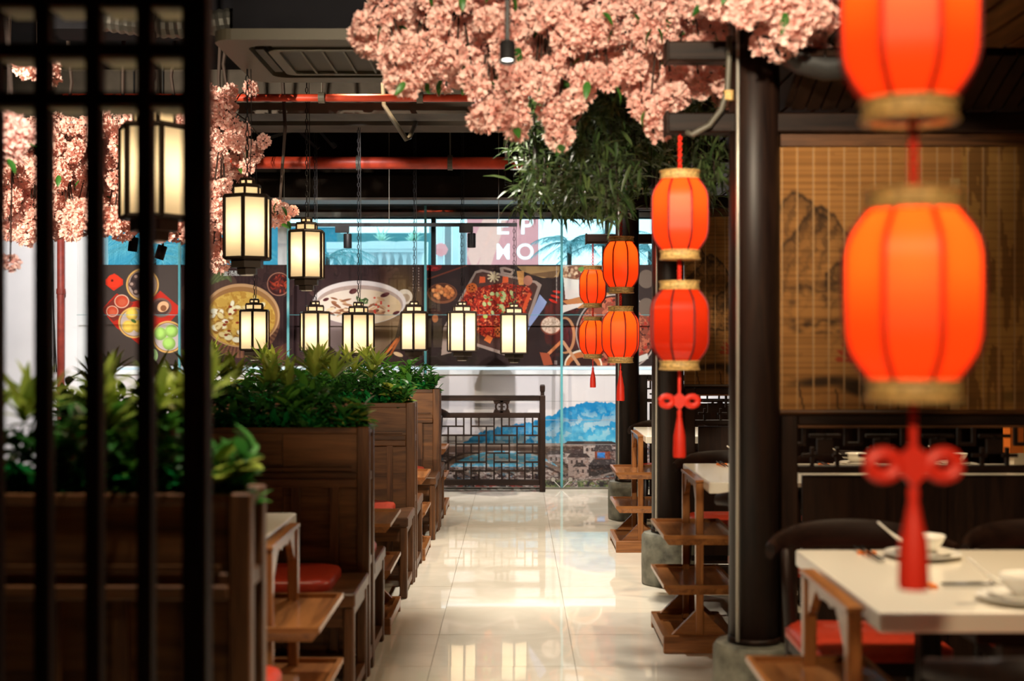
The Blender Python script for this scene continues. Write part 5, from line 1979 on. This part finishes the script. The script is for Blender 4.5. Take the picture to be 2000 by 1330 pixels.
c.ell(1076, 636, 21, 18.5, (110, 60, 44))
m = c.ell(1076, 635, 19, 16.5, (206, 180, 160))
c.mix(m * (c.n(2.2, 23, 1) > 0.6) * 0.5, (150, 118, 100))
c.line(1098, 665, 1070, 692, 6, (196, 118, 74))
c.poly([(1054, 688), (1072, 690), (1080, 712), (1062, 714)], (150, 70, 44))
for k in range(3):
    c.ell(1088 - k * 4, 570 + k * 9, 9, 2.6, (196, 40, 26), 8 + 8 * k)
for k in range(26):
    c.ell(1087, 520 + k * 2.7, 0.9, 0.6 + 0.5 * (k % 3 > 0), (176, 164, 156))
c.poly([(1082, 704), (1088, 704), (1088, 712), (1082, 712)], (150, 140, 136), 0.7)
t = wall_print('food_poster', c, 'poster of a tray of red chilli fish with orange lotus slices', 'poster', GP, 831, 1097, 518, 714, YP)
# --- poster 5: white bowl and chilli pot
c = Canvas(1097, 1300, 518, 714, 0.7)
c.fill((40, 29, 27))
c.mix(c.n(30, 31) * 0.4, (70, 52, 46))
c.poly([(1098, 516), (1180, 516), (1180, 582), (1150, 590), (1104, 584)], (196, 190, 184))
c.ell(1130, 532, 38, 14, (120, 80, 60))
for k in range(50):
    c.ball(1124 + rng.uniform(-26, 28), 533 + rng.uniform(-10, 10), 3.4, rng.choice(((196, 156, 126), (150, 106, 80), (110, 60, 44), (210, 180, 150))))
c.ell(1137, 526, 8, 5, (96, 130, 60))
c.poly([(1098, 588), (1180, 568), (1215, 590), (1120, 604)], (170, 112, 66))
c.poly([(1098, 596), (1140, 592), (1108, 616), (1098, 614)], (206, 196, 186))
c.line(1104, 614, 1126, 606, 9, (24, 20, 20))
c.ell(1204, 650, 80, 76, (168, 150, 142), k=0.9)
c.ell(1204, 650, 77, 73, (40, 22, 20))
m = c.ell(1204, 650, 74, 70, (120, 60, 44))
c.mix(m * (c.n(9, 33) > 0.5) * 0.8, (176, 96, 70))
c.mix(m * (c.n(7, 35) > 0.62) * 0.8, (150, 36, 26))
c.mix(m * (c.n(6, 37) < 0.36) * 0.8, (50, 22, 18))
c.ell(1104, 655, 20, 36, (176, 122, 84))
c.ell(1102, 655, 16, 32, (36, 22, 26))
c.mix((c.n(3, 39) > 0.6) * c.ell(1102, 655, 15, 31, (36, 22, 26), k=0.01) * 60, (60, 44, 50))
c.ell(1139, 713, 37, 30, (214, 196, 176))
c.ell(1139, 714, 34, 27, (176, 100, 56))
c.ell(1139, 718, 28, 20, (52, 28, 24))
c.line(1100, 668, 1130, 712, 6, (190, 140, 106))
for x, y in ((1262, 545), (1290, 560), (1262, 600), (1290, 620)):
    c.ell(x, y, 16, 18, (96, 80, 70))
c.poly([(1236, 700), (1264, 690), (1266, 700), (1238, 712)], (186, 180, 172))
t = wall_print('food_poster', c, 'poster of a white bowl and a chilli pot, half hidden by the far red lanterns', 'poster', GP, 1097, 1300, 518, 714, YP)

# --- mountain mural below the ledge
MV0, MV1 = 731, 958
c = Canvas(200, 1300, MV0, MV1, 1.0)
U, V = c.u, c.v
c.fill((206, 198, 200))
c.mix(np.clip((V - 731) / 120, 0, 1) * 0.35, (190, 176, 182))
ridge = 905 - 122 * np.exp(-(np.abs(U - 1170) / 98.0) ** 3) - 60 * np.exp(-((U - 1040) / 60.0) ** 2) - 30 * np.exp(-((U - 985) / 60.0) ** 2) - 34 * np.exp(-((U - 930) / 60.0) ** 2) - 40 * np.exp(-((U - 700) / 160.0) ** 2) - 34 * np.exp(-((U - 400) / 130.0) ** 2)
ridge = ridge + (fbm(U / 6.0, U * 0, 41, 4) - 0.5) * 9 + (fbm(U / 45.0, U * 0, 42, 2) - 0.5) * 12
hill = np.clip((V - ridge) / 1.6, 0, 1) * (V < 885)
c.mix(hill, (18, 112, 168))
dep = np.clip((V - ridge) / 70, 0, 1)
tex = c.n(12, 43, 4)
c.mix(hill * (tex > 0.55) * 0.5, (40, 140, 190))
c.mix(hill * dep * np.clip((c.n(16, 45, 4) - 0.40) * 4, 0, 1) * 0.8, (150, 190, 206))
c.mix(hill * np.clip(dep * 1.6, 0, 1) * (c.n(9, 47, 4) > 0.52) * 0.75, (196, 186, 188))
c.mix(hill * np.clip(dep - 0.45, 0, 1) * 1.2, (92, 176, 206))
# town and river under the bridge
low = (V > 866).astype(float)
c.mix(low, (118, 98, 94))
c.mix(low * (c.n(11, 51, 4, 5) > 0.52) * 0.9, (186, 168, 164))
c.mix(low * (c.n(8, 53, 4, 4) < 0.42) * 0.9, (52, 40, 42))
c.mix(low * (c.n(6, 55, 3, 4) > 0.66) * 0.7, (88, 60, 56))
c.mix(low * (c.n(9, 57, 3, 5) > 0.70) * 0.5, (84, 130, 160))
# bridge deck with an arch, long rail on the top
c.poly([(200, 866), (1140, 866), (1140, 872), (200, 872)], (136, 116, 106))
c.poly([(200, 872), (1140, 872), (1140, 884), (200, 884)], (74, 54, 46))
for cx_ in (985, 700, 400):
    arch = np.hypot((U - cx_) / 120.0, (V - 940) / 60.0)
    c.mix(((arch < 1.0) & (V < 912)).astype(float), (84, 160, 196))
    c.mix(((arch < 1.0) & (V < 912) & (c.n(10, 61, 3, 4) > 0.55)).astype(float) * 0.8, (190, 180, 180))
    c.mix(((arch >= 1.0) & (arch < 1.10) & (V > 880) & (V < 925)).astype(float), (108, 88, 78))
    c.mix(((arch >= 1.10) & (arch < 1.16) & (V > 880) & (V < 930)).astype(float), (58, 42, 38))
c.line(1066, 905, 1095, 918, 7, (120, 98, 90))
c.line(1066, 912, 1095, 925, 4, (60, 44, 42))
# long roofs along the foot of the hill at the right
c.poly([(1108, 862), (1196, 862), (1212, 868), (1100, 868)], (58, 48, 48))
for (x0, x1, y0, y1, wc, rc) in ((1104, 1142, 882, 905, (176, 158, 152), (70, 56, 56)), (1140, 1164, 866, 902, (168, 150, 144), (84, 68, 64)), (1110, 1150, 890, 930, (150, 128, 122), (60, 48, 48)),
                                 (1070, 1100, 884, 902, (160, 146, 146), (64, 54, 56)), (1122, 1144, 908, 934, (156, 132, 124), (50, 40, 40))):
    c.poly([(x0, y0), (x1, y0), (x1, y1), (x0, y1)], wc)
    c.poly([(x0 - 4, y0 + 4), (x0 + 4, y0 - 4), (x1 - 4, y0 - 4), (x1 + 4, y0 + 4)], rc)
    for k in range(3):
        c.poly([(x0 + 5 + k * 10, y0 + 9), (x0 + 9 + k * 10, y0 + 9), (x0 + 9 + k * 10, y0 + 16), (x0 + 5 + k * 10, y0 + 16)], (64, 50, 50))
c.poly([(1158, 882), (1164, 868), (1192, 868), (1197, 882)], (54, 46, 48))
c.mix(((np.sin(U * 2.2) > 0.1) & (V > 868) & (V < 882) & (U > 1160) & (U < 1195)).astype(float) * 0.5, (104, 92, 92))
c.poly([(1162, 882), (1192, 882), (1192, 897), (1162, 897)], (126, 62, 44))
c.poly([(1167, 884), (1182, 884), (1182, 895), (1167, 895)], (44, 116, 196))
c.poly([(1150, 908), (1158, 897), (1200, 897), (1204, 908)], (60, 52, 54))
c.poly([(1150, 908), (1200, 908), (1200, 930), (1150, 930)], (38, 28, 30))
c.line(1150, 936, 1200, 922, 4, (130, 116, 112))
c.line(1150, 938, 1200, 932, 2, (96, 50, 40))
town = (V > 868) & (U > 1066)
c.mix(town * (c.n(5, 81, 3, 3) > 0.62) * 0.35, (52, 42, 42))
c.mix(town * (c.n(4, 83, 3, 2.5) > 0.66) * 0.25, (206, 190, 184))
c.mix(town * (c.n(7, 85, 2, 4) > 0.74) * 0.35, (120, 76, 60))
foot = np.clip((V - 936) / 6, 0, 1)
c.mix(foot * (c.n(9, 71, 3) > 0.40) * (U > 1060), (70, 84, 50))
c.mix(foot * (c.n(5, 73, 3) > 0.58) * (U > 1060), (110, 118, 70))
c.mix(foot * (c.n(7, 75, 3) < 0.4), (40, 32, 36))
c.mix(foot * (U < 1060) * (c.n(6, 77, 2, 3) > 0.6), (150, 60, 56))
t = wall_print('mountain_mural', c, 'wide printed mural of a blue mountain, bridge and old town below the posters', 'mural', None, 200, 1300, MV0, MV1, YB - 0.010, 0.009)
k = YB / F
for v in (783.5, 820, 868):
    MB().box((200 - CX) * k, (1300 - CX) * k, -0.0008, 0.0, CAMH - (v + 0.4 - CY) * k, CAMH - (v - 0.4 - CY) * k).build('sheet_seam', M['grey_edge'], t)

# ================================================================== PAINTED BAMBOO BLINDS
def blind_canvas(w_mm, h_mm, seed, step=6.0, wide=False):
    c = Canvas(0, w_mm, 0, h_mm, step)
    U, V = c.u, c.v
    c.fill((150, 104, 56))
    c.mix(c.n(160, seed, 3) * 0.5, (128, 84, 42))
    c.mix((c.n(600, seed + 1, 2, 9) > 0.55) * 0.25, (96, 62, 30))
    # ink mountains
    x = U - 120

    def ink(mask, k=0.85):
        c.mix(mask * k * (0.55 + 0.45 * c.n(18, seed + 3, 3)), (38, 26, 18))
    for (cx_, cy_, wd, ht, sh) in ((150, 250, 150, 150, 0), (330, 330, 170, 170, 3), (60, 200, 110, 90, 5), (1250, 300, 200, 120, 7), (1500, 360, 180, 120, 9)):
        r = cy_ + ht - ht * np.exp(-((U - cx_) / (wd * 0.62)) ** 2) + (fbm(U / 28, U * 0, seed + sh, 3) - .5) * 40
        d = V - r
        body = (np.abs(U - cx_) < wd) & (d > 0) & (d < 330)
        ink(np.exp(-(d / 7.0) ** 2) * (np.abs(U - cx_) < wd), 0.95)
        ink(body * np.exp(-d / 60.0), 0.55)
        tr_ = np.sin(U / 9 + c.n(40, seed + sh + 20, 3) * 9 + V / 24)
        ink(body * (tr_ > 0.55) * np.exp(-d / 190.0), 0.55)
    for (cx_, cy_, rx_, ry_) in ((250, 520, 130, 14), (150, 545, 100, 9), (330, 600, 110, 10), (200, 660, 140, 8), (700, 560, 120, 8)):
        n_ = c.n(30, seed + 31, 3)
        ink(np.exp(-((U - cx_) / rx_) ** 2 - ((V - cy_ - (n_ - .5) * 40) / ry_) ** 2), 0.8)
    for k in range(26):
        a, b_ = rng.uniform(20, 420), rng.uniform(480, 700)
        ink(np.exp(-((U - a) / rng.uniform(8, 22)) ** 2 - ((V - b_) / rng.uniform(4, 9)) ** 2), 0.7)
    # lotus leaves, stems and red flowers near the bottom
    for (cx_, cy_, rx_, ry_, rot) in ((330, 900, 120, 32, 10), (150, 870, 95, 16, -4), (560, 930, 150, 26, 4), (900, 920, 150, 24, -3), (1300, 910, 170, 28, 3), (1700, 925, 140, 22, 0)):
        m_ = c.ell(cx_, cy_, rx_, ry_, (40, 28, 18), rot, soft=16, k=0.9)
    for x0, y0, x1, y1 in ((300, 990, 285, 780), (350, 990, 300, 830), (420, 990, 430, 840), (210, 990, 200, 900), (90, 990, 60, 860), (600, 990, 620, 800), (1320, 990, 1300, 800)):
        c.line(x0, y0, x1, y1, 6, (46, 30, 20), 0.8)
    for cx_, cy_, s in ((285, 770, 1.0), (440, 850, 0.8), (620, 790, 0.8), (1300, 790, 0.9)):
        for a in range(9):
            w_ = -PI * a / 8
            c.line(cx_, cy_ + 30 * s, cx_ + 80 * s * math.cos(w_), cy_ + 20 * s + 70 * s * math.sin(w_), 15 * s, (132, 40, 24), 0.75)
    if wide:
        k_ = np.clip((U - 640) / 12, 0, 1)
        c.mix(k_ * 0.55, (156, 118, 58))
        c.mix(k_ * (c.n(26, seed + 60, 4, 160) > 0.55) * 0.55, (84, 52, 24))
        c.mix((np.abs(U - 622) < 16).astype(float) * 0.7 * (V > 150), (168, 140, 92))
    # warp strings and slat joints
    per = 55.0
    c.mix((np.abs(((U + 20) % per) - per / 2) < 3.2).astype(float) * 0.55, (196, 146, 88))
    c.mix((np.abs(((V + 2) % 22.0) - 11) < 2.4).astype(float) * 0.22, (70, 44, 22))
    return c


def blind(label, y, seed, x0=0.939, x1=3.25, z0=1.10, z1=2.078):
    t = thing('bamboo_blind', label, 'blind', (0, y, 0), 0, 'painted bamboo blinds of the pavilion')
    wmm, hmm = (x1 - x0) * 1000, (z1 - z0) * 1000
    c = blind_canvas(wmm, hmm, seed, wide=seed == 60)
    me = c.mesh('print', M['blind_print'], lambda a, b: (x0 + a / 1000, -0.004, z1 - b / 1000))
    o = bpy.data.objects.new('painted_slats', me)
    COL.objects.link(o)
    link_parent(o, t)
    MB().box(x0, x1, -0.003, 0.003, z0, z1).build('slat_backing', M['walnut_x'], t)
    MB().box(x0, x1, -0.018, 0.012, z1 - 0.035, z1 + 0.009).build('head_rail', M['walnut_x'], t)
    MB().tube([(x0, -0.002, z0), (x1, -0.002, z0)], 0.010, 8).build('bottom_bar', M['walnut_x'], t)
    st = MB()
    xx = x0 + 0.0075
    while xx < x1:
        st.box(xx - 0.0016, xx + 0.0016, -0.0062, -0.0042, z0, z1 - 0.03)
        xx += 0.055
    tag(st.build('warp_strings', M['string'], t), kind='stuff')
    return t


blind('tan bamboo blind painted with ink mountains and lotus, behind the two large red lanterns', COLY[0], 60)
blind('tan painted bamboo blind seen between the nearest and second black columns', COLY[1], 90)

# ================================================================== OUTSIDE THE STRIP WINDOW
YO = 14.6
grd = struct(solid('ground', M['white_stone'], -9, 7, YB + 0.3, 26, -0.1, 0.0))
bal = thing('balustrade', 'white stone balustrade outside the strip window', 'balustrade', (0, 16.2, 0))
zb_ = WZ(518, 16.2) - 0.35
bx0, bx1 = WX(640, 16.2), WX(830, 16.2)
MB().box(bx0, bx1, -0.12, 0.12, WZ(487, 16.2), WZ(474, 16.2)).build('coping', M['white_stone'], bal)
MB().box(bx0, bx1, -0.10, 0.10, WZ(493, 16.2), WZ(487, 16.2)).build('moulding', M['white_stone'], bal)
MB().box(bx0, bx1, -0.12, 0.12, 0.0, zb_).build('plinth', M['white_stone'], bal)
MB().box(bx0 - 0.02, bx1 + 0.02, 1.0, 1.1, 0.0, WZ(442, 16.2)).build('rear_wall', M['palm'], bal)
hb_ = WZ(493, 16.2) - zb_
for k in range(12):
    x = bx0 + 0.05 + k * (bx1 - bx0 - 0.1) / 11
    MB().lathe([(0.035, 0), (0.035, 0.04), (0.02, 0.07), (0.045, hb_ * 0.35), (0.03, hb_ * 0.62), (0.018, hb_ * 0.8), (0.035, hb_ * 0.92), (0.035, hb_)], 12, (x, 0, zb_)).build('baluster', M['white_stone'], bal, smooth=True)
sg = thing('shop_sign', 'backlit pink sign with white letters outside the strip window', 'sign', (0, 15.4, 0))
MB().box(WX(912, 15.4), WX(1052, 15.4), 0.0, 0.08, WZ(530, 15.4), WZ(395, 15.4)).build('sign_board', M['sign_pink'], sg)
for pts in (((925, 530), (912, 495), (952, 410), (985, 410)), ((955, 530), (930, 530), (975, 395), (1000, 395))):
    MB().prism([(WX(u, 15.4), WZ(v, 15.4)) for u, v in pts], -0.006, 0.0, 'y').build('stripe', M['sign_peach'], sg)
k154 = 15.4 / F
for txt, u, v, sz, sx_ in (('M', 968, 506, 42, 0.88), ('O', 1008, 506, 42, 1.0), ('E', 968, 457, 46, 1.15), ('P', 1015, 457, 46, 1.1)):
    cu_ = bpy.data.curves.new('lettering', 'FONT')
    cu_.body = txt
    cu_.size = sz * k154 * 1.02
    cu_.offset = 0.004
    cu_.extrude = 0.006
    tmp = bpy.data.objects.new('lettering', cu_)
    COL.objects.link(tmp)
    bpy.context.view_layer.update()
    me = bpy.data.meshes.new_from_object(tmp.evaluated_get(bpy.context.evaluated_depsgraph_get()))
    bpy.data.objects.remove(tmp)
    me.materials.clear()
    me.materials.append(M['sign_white'])
    o = bpy.data.objects.new('lettering', me)
    COL.objects.link(o)
    o.rotation_euler = (PI / 2, 0, 0)
    o.scale = (sx_, 1, 1)
    o.location = (WX(u, 15.4), -0.012, WZ(v, 15.4))
    link_parent(o, sg)
for px in (930, 1030):
    MB().box(WX(px, 15.4) - 0.02, WX(px, 15.4) + 0.02, 0.09, 0.13, 0.0, WZ(400, 15.4)).build('sign_post', M['black_metal'], sg)
MB().box(WX(915, 15.4), WX(1048, 15.4), 0.08, 0.10, WZ(500, 15.4), WZ(490, 15.4)).build('sign_bracket', M['black_metal'], sg)


def palm(label, px, py, d, nf, L_, seed, spread=1.0):
    """trunk with a fan of pinnate fronds"""
    rnd = random.Random(seed)
    p = W(px, py, d)
    t = thing('palm_tree', label, 'palm', (p.x, p.y, 0))
    MB().tube([(0, 0, 0), (0, 0, p.z)], [0.035, 0.025], 10).build('trunk', M['bark'], t)
    for f in range(nf):
        az = 2 * PI * f / nf + rnd.uniform(-.3, .3)
        el = rnd.uniform(0.1, 1.1)
        mb = MB()
        sp_ = []
        for k in range(9):
            s = k / 8
            r = L_ * s * math.cos(el * (1 - s * 0.8)) * spread
            z = L_ * (s * math.sin(el) - 0.75 * s * s)
            sp_.append(Vector((r * math.cos(az), r * math.sin(az), p.z + z)))
        mb.tube(sp_, [0.010 * (1 - 0.8 * k / 8) for k in range(9)], 4)
        for k in range(1, 34):
            s = k / 34 * 8
            i = min(7, int(s))
            q = sp_[i].lerp(sp_[i + 1], s - i)
            td = (sp_[i + 1] - sp_[i]).normalized()
            sd = td.cross(Vector((0, 0, 1))).normalized()
            ll = L_ * 0.34 * math.sin(PI * (0.12 + 0.8 * k / 34))
            for sg_ in (-1, 1):
                e = q + (td * 0.55 + sd * sg_ * 0.75 + Vector((0, 0, -0.35 + rnd.uniform(-.25, .2)))) * ll
                w_ = td * 0.0055
                mb.add([q - w_, q + w_, e], [(0, 1, 2)])
        mb.build('frond', M['palm'], t)
    return t


palm('blue-green palm outside the window, right of the pink sign', 1112, 478, 14.2, 11, 0.42, 1)
palm('blue-green palm outside the window, at the right end of the strip', 1180, 480, 14.6, 11, 0.7, 2)
palm('blue-green palm outside the window, left of the balustrade', 640, 505, 14.4, 10, 0.55, 3)
palm('blue-green palm outside the window, over the left poster', 300, 500, 14.4, 12, 0.75, 4)
palm('blue-green palm outside the window, behind the lattice post', 420, 505, 14.8, 12, 0.7, 5)
palm('blue-green palm outside the window, farthest right behind the red lanterns', 1270, 490, 14.4, 11, 0.75, 7)
def agave(label, px, py, d, seed):
    rnd = random.Random(seed)
    p = W(px, py, d)
    t = thing('spiky_plant', label, 'plant', (p.x, p.y, 0))
    MB().lathe([(0.0, 0.0), (0.16, 0.0), (0.20, p.z), (0.0, p.z)], 14).build('pot', M['white_stone'], t)
    for k in range(26):
        az, el, L_ = rnd.uniform(0, 2 * PI), rnd.uniform(0.5, 1.4), rnd.uniform(0.16, 0.30)
        mb = MB()
        s_ = Vector((-math.sin(az), math.cos(az), 0)) * 0.012
        pts = [Vector((math.cos(az) * L_ * u * math.cos(el), math.sin(az) * L_ * u * math.cos(el), p.z + L_ * (u * math.sin(el) - 0.25 * u * u))) for u in (0, .5, 1)]
        mb.add([pts[0] - s_, pts[0] + s_, pts[1] + s_, pts[1] - s_, pts[2]], [(0, 1, 2, 3), (3, 2, 4)])
        mb.build('leaf', M['white_green'], t)
    return t


agave('pale spiky plant behind the white balustrade, left one', 745, 473, 16.55, 31)
agave('pale spiky plant behind the white balustrade, right one', 805, 473, 16.55, 32)
sh = thing('plastic_sheet', 'crinkled blue plastic sheet outside the left part of the strip window', 'sheet', (0, 17.8, 0))
MB().box(WX(150, 17.8), WX(665, 17.8), 0.0, 0.02, 0.0, WZ(440, 17.8)).build('sheet_panel', M['blue_sheet'], sh)
MB().box(WX(150, 17.8), WX(665, 17.8), -0.03, 0.0, WZ(444, 17.8), WZ(438, 17.8)).build('sheet_batten', M['white_stone'], sh)
for px in (195, 330, 470, 620):
    MB().box(WX(px, 17.8) - 0.03, WX(px, 17.8) + 0.03, 0.02, 0.08, 0.0, WZ(436, 17.8)).build('sheet_post', M['white_stone'], sh)
fac = thing('clad_building', 'pale blue clad building outside, left of the pink sign', 'building', (0, 18.5, 0))
for k in range(6):
    MB().box(WX(838 + k * 15, 18.5), WX(851 + k * 15, 18.5), 0.0, 0.1, 0.0, WZ(440, 18.5)).build('cladding_panel', M['white_stone'] if k % 2 else M['grey_edge'], fac)
MB().lathe([(0, -0.10), (0.07, -0.07), (0.10, 0.0), (0.06, 0.07), (0, 0.09)], 10, (WX(862, 18.5), -0.11, WZ(488, 18.5))).build('pink_emblem', M['sign_pink'], fac)
